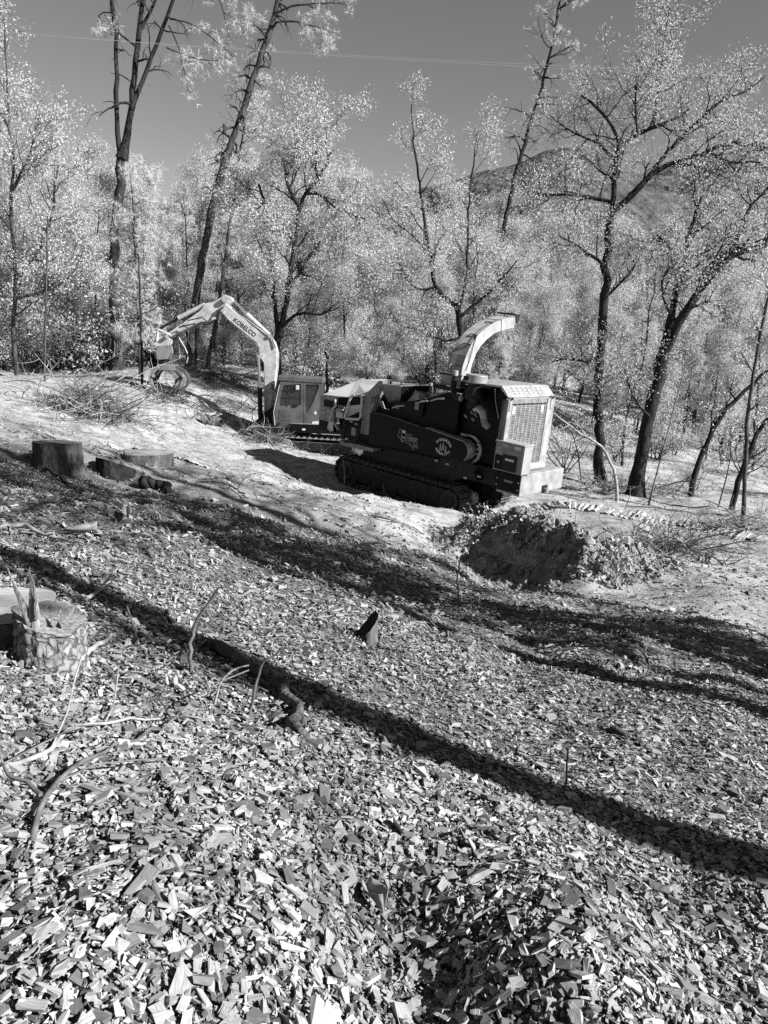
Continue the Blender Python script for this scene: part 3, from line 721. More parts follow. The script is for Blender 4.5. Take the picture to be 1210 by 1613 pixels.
# --- slender oak above the chipper
T = Tree(106); Y = 33
P, base = foot(PX([(740, 610), (731, 550), (724, 505), (718, 478)], Y))
T.limb(P, 0.24, 0.18, 10)
L_ = [T.limb(PX([(718, 482), (700, 470), (684, 452), (676, 400), (668, 340), (660, 285), (652, 235), (648, 165)], Y, T.r, .2), 0.14, 0.03),
      T.limb(PX([(722, 495), (735, 440), (737, 380), (739, 310), (748, 240), (752, 205)], Y + 1, T.r, .2), 0.10, 0.03),
      T.limb(PX([(684, 452), (660, 460), (640, 440), (625, 400)], Y - .7), 0.07, 0.03),
      T.limb(PX([(724, 500), (760, 470), (790, 440), (815, 410)], Y - 1), 0.09, 0.03),
      T.limb(PX([(676, 400), (650, 370), (620, 350), (600, 310)], Y + 1), 0.06, 0.02),
      T.limb(PX([(728, 530), (700, 540), (670, 520), (640, 515)], Y - 1), 0.07, 0.02)]
for q in L_: T.sprout(q, 9, 0.2, 1.0, 1.5, 3, kink=0.3, up=0.1, nch=(4, 4, 4))
T.make('oak_tree', 'slender airy oak with pointed crown behind the discharge chute', 'tree', base, M_BARK, T.leaves(29, 0.064, 0.14), M_LEAF)

# --- leaning pine against the sky
T = Tree(107); Y = 47
P, base = foot(PX([(764, 560), (783, 430), (798, 340), (809, 285), (830, 215), (850, 148), (868, 80), (880, 20), (890, -40), (899, -100)], Y))
a = T.limb(P, 0.27, 0.05, 9, 0.5)
T.sprout(a, 14, 0.5, 0.75, 1.6, 2, (50, 95), kink=0.35, up=-0.02, nch=(3, 3), droop=.2); T.tw = []
T.sprout(a, 26, 0.72, 1.0, 1.7, 2, (45, 85), kink=0.3, up=0.05, nch=(4, 4))
T.make('pine_tree', 'tall thin-crowned pine leaning right against the sky above the hill', 'tree', base, M_BARK, T.needles(3, 14, 0.22, 0.10), M_NEEDLE)

# --- big oak on the right
T = Tree(108); Y = 25.5
P, base = foot(PX([(945, 762), (944, 700), (943, 640), (945, 560), (950, 480), (957, 400), (962, 335)], Y))
tr = T.limb(P, 0.24, 0.17, 12, 0.4)
L_ = [T.limb(PX([(962, 340), (968, 290), (972, 255), (968, 245), (982, 232), (976, 220), (962, 195), (940, 168), (915, 150)], Y, T.r, .15), 0.14, 0.04),
      T.limb(PX([(961, 335), (985, 318), (1005, 300), (1022, 275), (1050, 262), (1085, 250), (1115, 236), (1160, 222), (1215, 235)], Y - .3, T.r, .25), 0.15, 0.05),
      T.limb(PX([(975, 225), (1000, 213), (1030, 200), (1060, 190), (1085, 172)], Y + .5, T.r, .2), 0.09, 0.03),
      T.limb(PX([(1022, 278), (1050, 240), (1090, 200), (1140, 155), (1175, 145), (1205, 120)], Y + .6, T.r, .25), 0.09, 0.025),
      T.limb(PX([(1030, 200), (1036, 150), (1042, 95), (1050, 40), (1056, 12)], Y + .8, T.r, .2), 0.06, 0.02),
      T.limb(PX([(1004, 208), (1000, 160), (1002, 120)], Y - .6), 0.05, 0.02),
      T.limb(PX([(962, 318), (935, 312), (900, 304), (860, 308), (825, 300)], Y - .5, T.r, .2), 0.08, 0.025),
      T.limb(PX([(968, 250), (935, 220), (900, 210), (865, 180)], Y + 1, T.r, .2), 0.06, 0.02),
      T.limb(PX([(953, 418), (935, 402), (925, 400), (905, 378), (880, 372)], Y - .3), 0.07, 0.02),
      T.limb(PX([(946, 560), (925, 575), (900, 560), (870, 570)], Y + .4), 0.06, 0.02),
      T.limb(PX([(952, 470), (985, 440), (1010, 400)], Y + .6), 0.06, 0.02),
      T.limb(PX([(1115, 236), (1150, 260), (1195, 250), (1225, 280)], Y - .8), 0.06, 0.02)]
for q in L_: T.sprout(q, 9, 0.2, 1.0, 1.25, 3, kink=0.34, up=0.07, nch=(4, 4, 4))
T.make('oak_tree', 'big straight-trunked oak with spreading crooked limbs right of the chipper', 'tree', base, M_BARK, T.leaves(21, 0.053, 0.12), M_LEAF)

# --- forked oak in front of it on the right
T = Tree(109); Y = 22.8
P, base = foot(PX([(1000, 782), (1008, 735), (1015, 690), (1026, 640), (1036, 600), (1044, 560)], Y))
T.limb(P, 0.30, 0.24, 12, 0.35)
L_ = [T.limb(PX([(1042, 570), (1052, 520), (1062, 480), (1074, 430), (1083, 390), (1090, 345), (1105, 310)], Y, T.r, .12), 0.19, 0.06),
      T.limb(PX([(1046, 560), (1062, 525), (1085, 480), (1108, 448), (1130, 420), (1160, 404), (1200, 385), (1250, 360)], Y - .3, T.r, .15), 0.19, 0.08),
      T.limb(PX([(1098, 460), (1108, 430), (1120, 410), (1150, 398), (1185, 372)], Y + .3), 0.09, 0.04),
      T.limb(PX([(1060, 500), (1045, 480), (1040, 440), (1060, 410)], Y - .4), 0.05, 0.02),
      T.limb(PX([(1022, 655), (1005, 640), (990, 610), (985, 570)], Y - .4), 0.05, 0.02),
      T.limb(PX([(1150, 405), (1170, 350), (1190, 310), (1230, 280)], Y + .6), 0.08, 0.03),
      T.limb(PX([(1075, 430), (1060, 390), (1035, 370)], Y + .8), 0.06, 0.02)]
for q in L_: T.sprout(q, 8, 0.3, 1.0, 1.25, 3, kink=0.34, up=0.05, nch=(4, 4, 4))
T.make('oak_tree', 'mossy forked oak leaning right in front of the big oak', 'tree', base, M_BARK, T.leaves(23, 0.050, 0.12), M_LEAF)

# --- thin leaning stems at the right edge
def stem(seed, pts, Y, r0, r1, label, name='young_tree', bark=M_BARKM, n=7, leaf=10, L=0.9, cat='tree', cm=None):
    T = Tree(seed); P, base = foot(PX(pts, Y)); a = T.limb(P, r0, r1, 8, 0.35, 0.05)
    T.sprout(a, n, 0.35, 1.0, L, 2, kink=0.3, nch=(4, 4))
    return T.make(name, label, cat, base, bark, T.leaves(leaf * 2, 0.065, 0.1) if leaf else None, cm or M_LEAF)
stem(110, [(1172, 818), (1174, 740), (1178, 650), (1190, 560), (1208, 480), (1240, 370)], 20.5, 0.075, 0.03, 'thin straight young tree leaning right at the right edge', n=9)
stem(111, [(1088, 780), (1094, 745), (1107, 715), (1128, 665), (1165, 622), (1215, 582), (1260, 540)], 24, 0.14, 0.06, 'bowed young oak leaning right between the forked oak and the thin straight tree', bark=M_BARK)
stem(112, [(1152, 806), (1166, 745), (1190, 690), (1215, 650), (1270, 590)], 21.5, 0.13, 0.06, 'dark leaning trunk crossing behind the thin straight tree', bark=M_BARK)
stem(113, [(70, 604), (71, 540), (73, 450), (75, 340)], 26, 0.045, 0.03, 'bare straight pole-like sapling at far left', leaf=0, n=3, bark=M_BARKM)
stem(114, [(224, 604), (223, 540), (221, 480), (218, 400)], 28, 0.06, 0.03, 'bare dark sapling left of the hanging grapple', leaf=0, n=4, bark=M_BARK)
stem(115, [(1020, 795), (1035, 745), (1050, 690), (1062, 640), (1075, 600), (1080, 560)], 21.5, 0.035, 0.012, 'crooked pale bare sapling at the foot of the forked oak', leaf=0, n=7, bark=M_BARKP)
stem(116, [(1128, 812), (1140, 770), (1152, 720), (1150, 680)], 22.5, 0.03, 0.012, 'short crooked sapling between two leaning trunks at right', leaf=3, n=6, bark=M_BARKM, L=.6)

# --- oak at the left edge
T = Tree(120); Y = 29
P, base = foot(PX([(28, 600), (20, 520), (26, 430), (16, 340), (22, 250), (12, 160), (10, 70), (6, 30)], Y))
a = T.limb(P, 0.13, 0.03, 8, 0.5)
L_ = [a, T.limb(PX([(24, 440), (60, 400), (85, 330), (92, 260)], Y, T.r, .3), 0.09, 0.03), T.limb(PX([(18, 360), (-40, 300), (-80, 220)], Y), 0.09, 0.03),
      T.limb(PX([(20, 300), (50, 240), (62, 180)], Y - 1), 0.07, 0.02), T.limb(PX([(26, 470), (70, 460), (110, 440), (130, 400)], Y - 1), 0.07, 0.02),
      T.limb(PX([(14, 200), (-30, 130), (-50, 60)], Y + 1), 0.06, 0.02)]
for q in L_: T.sprout(q, 11, 0.2, 1.0, 1.5, 3, kink=0.3, up=0.1, nch=(4, 4, 4))
T.make('oak_tree', 'tall bright leafy oak filling the left edge up into the sky', 'tree', base, M_BARKM, T.leaves(27, 0.064, 0.14), M_LEAF)

# --- forest behind: a few built trees, copied
def template(seed, H, kind):
    T = Tree(seed); r = T.r
    lean = r.normal(0, 0.05, 2)
    P = np.array([[lean[0] * h + r.normal(0, .10), lean[1] * h + r.normal(0, .10), h] for h in np.linspace(-0.3, H * 0.92, 7)]); P[0, :2] = 0
    if kind == 'oak':
        a = T.limb(P, H * 0.016, 0.03, 8, 0.6, 0.12)
        T.sprout(a, 15, 0.14, 1.0, H * 0.19, 3, (35, 75), kink=0.32, up=0.09, nch=(4, 4, 4))
        cr = T.leaves(146, 0.082, 0.26)
    elif kind == 'pine':
        a = T.limb(P, H * 0.012, 0.02, 7, 0.6, 0.05)
        T.sprout(a, 46, 0.25, 1.0, H * 0.10, 2, (60, 95), kink=0.2, up=0.03, nch=(5, 5), droop=.1)
        cr = T.needles(7, 14, 0.25, 0.14)
    elif kind == 'pole':
        a = T.limb(P, 0.075, 0.02, 6, 0.6, 0.1)
        T.sprout(a, 9, 0.4, 1.0, 1.0, 2, (30, 80), kink=0.3, nch=(3, 3))
        cr = T.leaves(35, 0.064, 0.16)
    else:                                            # shrub
        for k in range(7):
            d = nrm(np.array([r.normal(0, .5), r.normal(0, .5), 1])); T.branch(np.array([r.normal(0, .1), r.normal(0, .1), -0.1]), d, H * 0.75, 0.025, 1, 3, 0.3, 0.03, (4, 4, 4))
        cr = T.leaves(31, 0.053, 0.10)
    mw = T.w.mesh('trunk', M_BARK if kind != 'pine' else M_BARKM)
    mc = mesh_np('crown', cr[0], cr[1], M_NEEDLE if kind == 'pine' else (M_LEAF if seed % 2 else M_LEAFD))
    return mw, mc, H
OAKS = [template(200 + i, h, 'oak') for i, h in enumerate((11, 12, 10, 13))]
PINES = [template(220 + i, h, 'pine') for i, h in enumerate((14, 12))]
POLES = [template(230 + i, h, 'pole') for i, h in enumerate((8, 7, 9))]
SHRUBS = [template(240 + i, h, 'shrub') for i, h in enumerate((1.8, 1.3, 2.3))]
def put(tp, name, cat, x, y, s, rz, group):
    t = thing(name, None, cat, (x, y, gz1(x, y)), group); t.rotation_euler = (0, 0, rz); t.scale = (s, s, s)
    obj('trunk', tp[0], t); obj('crown', tp[1], t)
    return t
prof = np.array([(-200, 190), (-60, 170), (20, 205), (90, 235), (150, 225), (240, 225), (290, 265), (350, 275), (420, 250), (500, 212), (570, 250), (620, 285), (690, 295),
                 (780, 318), (860, 328), (950, 345), (1050, 340), (1150, 330), (1300, 300), (1450, 280)], float)
ORD = ['first', 'second', 'third', 'fourth', 'fifth', 'sixth', 'seventh', 'eighth', 'ninth', 'tenth', 'eleventh', 'twelfth', 'thirteenth', 'fourteenth', 'fifteenth', 'sixteenth',
       'seventeenth', 'eighteenth', 'nineteenth', 'twentieth', 'twenty-first', 'twenty-second', 'twenty-third', 'twenty-fourth', 'twenty-fifth', 'twenty-sixth', 'twenty-seventh', 'twenty-eighth', 'twenty-ninth', 'thirtieth']
def row(Y0, n, x0, x1, drop, pp, what, seed, rowname):
    r = np.random.default_rng(seed); made = []
    for k in range(n):
        px = x0 + (x1 - x0) * (k + r.uniform(0.1, 0.9)) / n; Y = Y0 + r.uniform(-2.5, 2.5)
        top = np.interp(px, prof[:, 0], prof[:, 1]) + drop + r.uniform(-10, 55)
        p = W(px, top, Y); g = gz1(p[0], Y); H = max(4.0, p[2] - g)
        isp = r.uniform() < pp
        tp = PINES[r.integers(len(PINES))] if isp else OAKS[r.integers(len(OAKS))]
        made.append((px, isp, put(tp, 'pine_tree' if isp else 'oak_tree', 'tree', p[0], Y, H / tp[2], r.uniform(0, 6.28), 'forest trees, ' + rowname)))
    made.sort(key=lambda m: m[0])
    for fl, kind in ((False, 'leafy oak'), (True, 'soft pale pine')):
        for i, m in enumerate([m for m in made if m[1] == fl]):
            m[2]['label'] = "%s in the forest's %s, %s such from the left" % (kind, rowname, ORD[i])
row(36.5, 14, -120, 1330, 125, 0.1, 0, 305, 'low foremost row')
row(40, 17, -120, 1330, 60, 0.2, 0, 301, 'front row')
row(47, 19, -140, 1350, 30, 0.25, 0, 302, 'second row')
row(56, 22, -160, 1370, 10, 0.3, 0, 303, 'third row')
row(68, 24, -180, 1390, 0, 0.35, 0, 304, 'back row')
def strew(tps, name, cat, n, px0, px1, Y0, Y1, s0, s1, seed, phrase, group, skip=None):
    r = np.random.default_rng(seed); made = []
    while len(made) < n:
        px = r.uniform(px0, px1); Y = r.uniform(Y0, Y1); p = W(px, 600, Y)
        if skip and skip(px, Y): continue
        made.append((px, put(tps[r.integers(len(tps))], name, cat, p[0], Y, r.uniform(s0, s1), r.uniform(0, 6.28), group)))
    made.sort(key=lambda m: m[0])
    for i, m in enumerate(made): m[1]['label'] = phrase % ORD[i]
strew(POLES, 'young_tree', 'tree', 16, 380, 780, 37, 50, 0.75, 1.2, 311, 'thin dark young tree behind the two machines, %s from the left', 'thin trees behind the machines')
strew(POLES, 'young_tree', 'tree', 9, -60, 300, 36, 46, 0.8, 1.2, 312, 'thin young tree in the left part of the forest edge, %s from the left', 'thin trees of the left forest edge')
strew(POLES, 'young_tree', 'tree', 10, 860, 1290, 28, 44, 0.6, 1.1, 313, 'thin young tree among the oaks on the right, %s from the left', 'thin trees among the right oaks')
strew(SHRUBS, 'shrub', 'shrub', 24, -90, 250, 30, 42, 1.0, 2.2, 314, 'pale leafy shrub along the left forest edge, %s from the left', 'shrubs along the left forest edge')
strew(SHRUBS, 'shrub', 'shrub', 14, 400, 860, 36, 46, 0.8, 1.8, 315, 'leafy shrub at the forest foot behind the machines, %s from the left', 'shrubs behind the machines')
strew(SHRUBS, 'shrub', 'shrub', 22, -100, 1320, 46, 56, 1.3, 2.6, 317, 'tall leafy undergrowth shrub deep inside the forest, %s from the left', 'undergrowth deep in the forest')
strew(SHRUBS, 'shrub', 'shrub', 12, 870, 1280, 25, 40, 0.5, 1.3, 316, 'low shrub among the right-hand oaks, %s from the left', 'shrubs among the right oaks')

# --- trees outside the picture on the right, whose long shadows cross the chips
def shade_tree(seed, px, py, back, H, r0, label, leaves=8, lo=0.35):
    g = G(px, py); T = Tree(seed)
    b = np.array([g[0] + SUN_H[0] * back, g[1] + SUN_H[1] * back, 0]); b[2] = gz1(b[0], b[1]) - 0.2
    P = np.array([[b[0] + T.r.normal(0, .04), b[1] + T.r.normal(0, .04), b[2] + h] for h in np.linspace(0, H, 8)])
    a = T.limb(P, r0, r0 * 0.3, 9, 0.5)
    T.sprout(a, 16, lo, 1.0, H * 0.2, 3, (35, 75), nch=(4, 4, 3))
    T.make('oak_tree', label, 'tree', b, M_BARK, T.leaves(leaves, 0.12, 0.14), M_LEAF, 'trees beyond the right edge')
shade_tree(401, 1210, 1362, 4.0, 15, 0.30, 'oak beyond the right edge casting the lowest long shadow band', 6, 0.55)
shade_tree(405, 1210, 1392, 8.0, 14, 0.16, 'slim oak farther out beyond the right edge, doubling the lowest band', 6, 0.6)
shade_tree(402, 1210, 1128, 4.0, 14, 0.30, 'oak beyond the right edge casting the second shadow band', 6, 0.45)
shade_tree(403, 1210, 1066, 2.6, 9, 0.26, 'low dense oak beyond the right edge casting the broad mottled shadow', 30, 0.06)
shade_tree(406, 1210, 1100, 6.0, 14, 0.24, 'oak behind the low dense one beyond the right edge', 5, 0.5)
shade_tree(404, 1210, 1036, 6.5, 15, 0.32, 'oak beyond the right edge casting the upper shadow band', 10, 0.35)
shade_tree(407, 1210, 1006, 8.5, 16, 0.30, 'tall oak farthest out beyond the right edge, casting the topmost shadow band', 9, 0.4)

# ------------------------------------------------------------------ tracked wood chipper (x along it towards the radiator, y away from the viewer, z up)
ZB = 3.42
CH = thing('wood_chipper', 'tracked wood chipper with black body, pale curved discharge chute and pale radiator housing', 'wood chipper')
_m = Matrix.Identity(4)
_o = _cA - _ez * ZB
for i in range(3):
    _m[i][0], _m[i][1], _m[i][2], _m[i][3] = _ex[i], _ey[i], _ez[i], _o[i]
CH.matrix_world = _m
def Z(z): return z + ZB
def cbox(name, lo, hi, mat, bevel=0.012, parent=None):
    return MB().box((lo[0], lo[1], Z(lo[2])), (hi[0], hi[1], Z(hi[2]))).build(name, mat, parent or CH, bevel)
def cprism(name, poly, y0, y1, mat, bevel=0.012, parent=None, smooth=False):
    return MB().prism_y([(p[0], Z(p[1])) for p in poly], y0, y1).build(name, mat, parent or CH, bevel, smooth)
def V3(*p): return np.array([p[0], p[1], Z(p[2])])

# crawler tracks
def crawler(parent, x0, x1, zb, zt, y0, y1, n_pad, pad_th, mats, axis_pad=0.06):
    R = (zt - zb) / 2; zc = (zt + zb) / 2; xa, xb = x0 + R, x1 - R
    fr = MB().prism_y([(xa, zb + 0.14), (xb, zb + 0.14), (xb + R * .5, zc), (xb, zt - 0.16), (xa, zt - 0.16), (xa - R * .5, zc)], y0 + 0.06, y1 - 0.06).build('track_frame', mats[0], parent, 0.02)
    belt = MB()
    def loop(rr): return arc((xb, zc), rr, -90, 90, 10) + arc((xa, zc), rr, 90, 270, 10)
    Lo, Li = loop(R - 0.035), loop(R - 0.07); n = len(Lo)
    for k in range(n):
        a, b, c, d = Lo[k], Lo[(k + 1) % n], Li[(k + 1) % n], Li[k]
        belt.loft([(p[0], y0 + .04, p[1]) for p in (a, b, c, d)], [(p[0], y1 - .04, p[1]) for p in (a, b, c, d)])
    belt.build('track_chain', mats[0], parent)
    for xx in (xa, xb):
        w = MB().cyl((xx, y0 + 0.02, zc), (xx, y1 - 0.02, zc), R * 0.72, n=20).build('sprocket', mats[1], parent, 0.015)
        MB().cyl((xx, y0 - 0.02, zc), (xx, y0 + 0.02, zc), R * 0.4, n=16).build('hub', mats[2], w if False else parent, 0.01)
    for k in range(5):
        xx = xa + (xb - xa) * (k + 0.5) / 5
        MB().cyl((xx, y0 + 0.01, zb + 0.15), (xx, y1 - 0.01, zb + 0.15), 0.11, n=14).build('roller', mats[0], parent)
    pm = MB().box((-0.5 * axis_pad * 2, y0, -pad_th), (0.5 * axis_pad * 2, y1, 0)).box((-0.018, y0, 0), (0.018, y1, 0.035)).mesh('track_pad', mats[1])
    per = 2 * (xb - xa) + 2 * math.pi * R
    for k in range(n_pad):
        s = per * k / n_pad; o = obj('track_pad', pm, parent)
        if s < xb - xa: x, z, an = xa + s, zt, 0
        elif s < xb - xa + math.pi * R:
            t = (s - (xb - xa)) / R; x, z, an = xb + R * math.sin(t), zc + R * math.cos(t), t
        elif s < 2 * (xb - xa) + math.pi * R:
            x, z, an = xb - (s - (xb - xa) - math.pi * R), zb, math.pi
        else:
            t = (s - 2 * (xb - xa) - math.pi * R) / R; x, z, an = xa - R * math.sin(t), zc - R * math.cos(t), math.pi + t
        o.location = (x, 0, z); o.rotation_euler = (0, an, 0)
for y0 in (-0.12, 1.75):
    t = obj('track', None, CH); t.empty_display_size = 0.2
    crawler(t, -5.35, -0.85, 0.02, 0.80, y0, y0 + 0.52, 46, 0.04, (M_DARK, M_TRACK, M_DARK), 0.085)
cbox('track_cover_plate', (-4.6, 0.2, -2.62), (-1.6, 1.9, -2.35), M_DARK, 0.02)

# chassis
cprism('chassis_frame', [(-5.3, -2.20), (-0.1, -2.02), (0.6, -2.05), (0.6, -2.4), (-1.0, -2.42), (-5.2, -2.38)], 0.25, 1.95, M_DARK, 0.02)
cprism('step', [(-5.32, -2.22), (-4.0, -2.20), (-4.0, -2.30), (-5.30, -2.36)], -0.05, 0.5, M_MID, 0.01)
cprism('bumper', [(0.02, -1.94), (0.66, -1.94), (0.68, -2.46), (0.02, -2.46)], 0.03, 2.08, M_HOOD, 0.02)
cprism('bumper_notch_plate', [(0.685, -2.28), (0.695, -2.28), (0.695, -2.47), (0.685, -2.47)], 1.05, 1.30, M_DARK, 0)
MB().cyl(V3(0.69, 1.18, -2.40), V3(0.78, 1.18, -2.40), 0.05, n=14).build('tow_eye', M_STEEL, CH)
MB().cyl(V3(0.42, 0.55, -1.84), V3(0.42, 1.35, -1.84), 0.10, n=18).build('muffler_stub', M_PALE, CH, smooth=True)

# engine housing: dark inside, pale hood and radiator housing
cbox('engine_bay', (-1.55, 0.38, -1.95), (-0.14, 1.95, -0.10), M_BLACK, 0.02)
hp = [(-0.70, 0.02), (-0.22, 0.02), (-0.22, 2.17), (-1.75, 2.17), (-1.75, 0.50), (-0.82, 0.46)]
MB().loft([V3(p[0], p[1], p[0] * .035) for p in hp], [V3(p[0] + .004, p[1] + (.03 if p[1] < 1 else -.03), p[0] * .035 + .055) for p in hp]).build('hood', M_HOOD, CH, 0.015)
cprism('side_skirt', [(-0.22, -0.01), (-0.02, -0.18), (-0.02, -1.22), (-0.12, -1.22), (-0.30, -0.35)], 0.0, 0.03, M_BLACK, 0.004)
# sloped brow with embossed ribs
MB().loft([V3(-0.22, 0.02, 0.05), V3(0.02, 0.02, -0.20), V3(0.02, 2.17, -0.20), V3(-0.22, 2.17, 0.05)],
          [V3(-0.26, 0.02, 0.0), V3(-0.03, 0.02, -0.26), V3(-0.03, 2.17, -0.26), V3(-0.26, 2.17, 0.0)]).build('brow', M_HOOD, CH, 0.01)
brib = MB()
for k in range(7):
    y = 0.35 + k * 0.22
    for j in range(3):
        a = 0.16 + j * 0.24; p = V3(-0.22, y, 0.05) * (1 - a) + V3(0.02, y, -0.20) * a; q = V3(-0.22, y, 0.05) * (1 - a - .13) + V3(0.02, y, -0.20) * (a + .13)
        n_ = np.array([0.72, 0, 0.69]) * 0.014
        brib.loft([p + n_ * 0, p + np.array([0, .15, 0]), q + np.array([0, .15, 0]), q], [p + n_, p + np.array([0, .15, 0]) + n_, q + np.array([0, .15, 0]) + n_, q + n_])
brib.build('vent_ribs', M_PALE, CH)
RH = cprism('radiator_housing', [(-0.14, -0.26), (0.0, -0.22), (0.0, -1.94), (-0.14, -1.94)], 0.0, 2.19, M_HOOD, 0.015)
MB().box((0.003, 0.0, Z(-1.92)), (0.05, 0.16, Z(-0.24))).build('corner_post', M_HOOD, CH, 0.012)
MB().box((0.003, 1.83, Z(-1.92)), (0.05, 2.19, Z(-0.24))).build('corner_post', M_HOOD, CH, 0.012)
MB().box((0.052, 1.92, Z(-1.72)), (0.056, 2.08, Z(-1.05))).build('decal', M_WHITE, CH)
MB().box((0.003, 0.165, Z(-0.36)), (0.03, 1.825, Z(-0.24))).build('top_rail', M_GRILLE, CH, 0.01)
MB().box((0.002, 0.17, Z(-1.9)), (0.006, 1.82, Z(-0.365))).build('grille_backing', M_DARK, CH)
g = MB()
for k in range(9): g.box((0.012, 0.19 + k * 0.20, Z(-1.88)), (0.026, 0.225 + k * 0.20 + 0.03, Z(-0.38)))
for k in range(34):
    z = -0.40 - k * 0.0435; g.box((0.010, 0.19, Z(z - 0.028)), (0.021, 1.80, Z(z)))
g.build('radiator_grille', M_GRILLE, CH)
for y in (0.30, 1.62): MB().prism_y([(0.03, Z(-0.42)), (0.036, Z(-0.42)), (0.036, Z(-0.60)), (0.03, Z(-0.60))], y - .06, y + .06).build('decal', M_WHITE, CH)
for y in (0.08, 2.0):
    MB().box((0.052, y - .045, Z(-0.52)), (0.07, y + .045, Z(-0.16))).build('hinge', M_PALE, CH, 0.01)
    MB().cyl(V3(0.06, y, -0.22), V3(0.10, y, -0.22), 0.035, n=12).build('lifting_ring', M_DARK, CH)
MB().tube([V3(-0.38, 0.0, -0.06), V3(-0.30, -0.02, -0.35), V3(-0.16, -0.02, -0.72)], 0.010, 6).build('prop_rod', M_PALE, CH)

# control cabinet in front of the radiator corner
CB = cbox('control_cabinet', (-0.10, -0.03, -1.93), (0.66, 0.36, -1.25), M_MID, 0.015)
cbox('cabinet_lid', (-0.13, -0.06, -1.25), (0.69, 0.39, -1.215), M_PALE, 0.008)
cbox('cabinet_side', (0.662, -0.02, -1.92), (0.672, 0.35, -1.26), M_PALE, 0)
cbox('cabinet_door', (0.12, -0.045, -1.90), (0.52, -0.032, -1.52), M_DARK, 0.004)
cbox('cabinet_panel', (-0.09, -0.044, -1.90), (0.115, -0.031, -1.56), M_BLACK, 0.003)
for lo, hi in (((-.08, -1.32), (.02, -1.27)), ((.04, -1.35), (.24, -1.27)), ((.40, -1.36), (.58, -1.28)), ((-.08, -1.42), (.06, -1.36)), ((-.07, -1.55), (.08, -1.44)), ((.20, -1.66), (.44, -1.60))):
    yy = -0.034 if lo[1] > -1.56 else -0.050
    cbox('decal', (lo[0], yy, lo[1]), (hi[0], yy + .003, hi[1]), M_WHITE if hi[1] < -1.5 or lo[0] > .1 else M_PRINTG, 0)
cbox('decal', (-.02, -0.048, -1.76), (.05, -0.0445, -1.70), M_PRINTG, 0)
cbox('tool_box', (-0.02, 0.0, -2.40), (0.66, 0.30, -1.94), M_BLACK, 0.012)
cbox('decal', (.22, -0.004, -2.17), (.46, -0.001, -2.12), M_MID, 0)
for x, z in ((.03, -2.12), (.03, -2.28), (.62, -2.12), (.62, -2.30)): MB().cyl(V3(x, 0, z), V3(x, -.012, z), 0.018, n=8).build('bolt', M_STEEL, CH)

# air cleaner, turbo pipe and exhaust
MB().cyl(V3(-1.02, 0.12, 0.0), V3(-1.02, 0.12, 0.20), 0.27, n=28).build('air_cleaner_cap', M_STEEL, CH, 0.015, True)
cprism('decal', [(-1.22, 0.15), (-1.08, 0.15), (-1.08, 0.05), (-1.22, 0.05)], -0.157, -0.12, M_DARK, 0)
MB().tube([V3(-1.02, 0.12, -0.05), V3(-1.02, 0.12, -0.14), V3(-1.02, 0.12, -0.28), V3(-1.02, .12, -.40)], [0.20, 0.19, 0.24, 0.23], 20).build('air_cleaner', M_DARK, CH, smooth=True)
MB().tube([V3(-0.98, 0.05, -0.40), V3(-0.93, -0.02, -0.52), V3(-0.90, -.02, -.60)], [0.13, 0.16, 0.14], 14).build('turbo_housing', M_DARK, CH, smooth=True)
MB().tube([V3(-0.86, -0.02, -0.60), V3(-0.72, -0.04, -0.58), V3(-0.60, -0.04, -0.66), V3(-0.55, -0.04, -0.80)], [0.085, 0.095, 0.095, 0.085], 14).build('charge_pipe', M_STEEL, CH, smooth=True)
MB().tube([V3(-0.555, -0.04, -0.80), V3(-0.50, -0.03, -0.92), V3(-0.40, 0.0, -0.98)], [0.088, 0.088, 0.088], 14).build('elbow_hose', M_MID, CH, smooth=True)
for p in ((-.92, -.08, -.68), (-.8, -.08, -.72), (-.86, -.08, -.84), (-1.1, -.06, -.8)): MB().cyl(V3(*p), V3(p[0], p[1] + .08, p[2] - .05), 0.03, n=10).build('fitting', M_STEEL, CH)
MB().tube([V3(-1.62, 0.05, 0.10), V3(-1.64, 0.05, -0.18), V3(-1.60, 0.05, -0.34), V3(-1.48, 0.04, -0.42), V3(-1.36, 0.03, -0.42)], 0.075, 14).build('exhaust_pipe', M_DARK, CH, smooth=True)
MB().tube([V3(-1.62, 0.05, 0.10), V3(-1.62, 0.05, 0.22)], 0.07, 14).build('exhaust_tip', M_PALE, CH, smooth=True)
MB().cyl(V3(-1.36, 0.03, -0.42), V3(-1.33, 0.03, -0.42), 0.076, n=14).build('clamp', M_WHITE, CH)

# rotor housing, big belt guard, smaller belt guard
cprism('rotor_housing', [(-4.35, -1.20), (-3.3, -1.02), (-2.6, -0.62), (-1.9, -0.34), (-1.5, -0.34), (-1.5, -2.05), (-4.3, -2.12)], 0.22, 1.95, M_BLACK, 0.03)
cprism('belt_guard', [(-4.30, -1.26), (-3.95, -1.24), (-3.3, -1.28), (-2.15, -1.40), (-1.95, -1.6), (-2.0, -2.0), (-4.25, -2.14)], 0.0, 0.22, M_BLACK, 0.03)
tipc = (-1.16, -1.70)
poly = [(-2.55, -1.30)] + arc(tipc, 0.26, 75, -75, 10) + [(-2.45, -2.02)]
cprism('belt_guard', poly, -0.03, 0.0 - 0.001, M_BLACK, 0.006)
cap = [(-2.30, -1.315)] + arc(tipc, 0.275, 75, -50, 12); capi = [(-2.30, -1.33)] + arc(tipc, 0.25, 75, -50, 12)
MB().loft([V3(p[0], -0.028, p[1]) for p in cap + capi[::-1]], [V3(p[0], 0.30, p[1]) for p in cap + capi[::-1]]).build('belt_guard_rim', M_PALE, CH)
cprism('decal', arc(tipc, 0.281, 45, -2, 6) + arc(tipc, 0.277, -2, 45, 6), -0.02, 0.16, M_WHITE, 0)
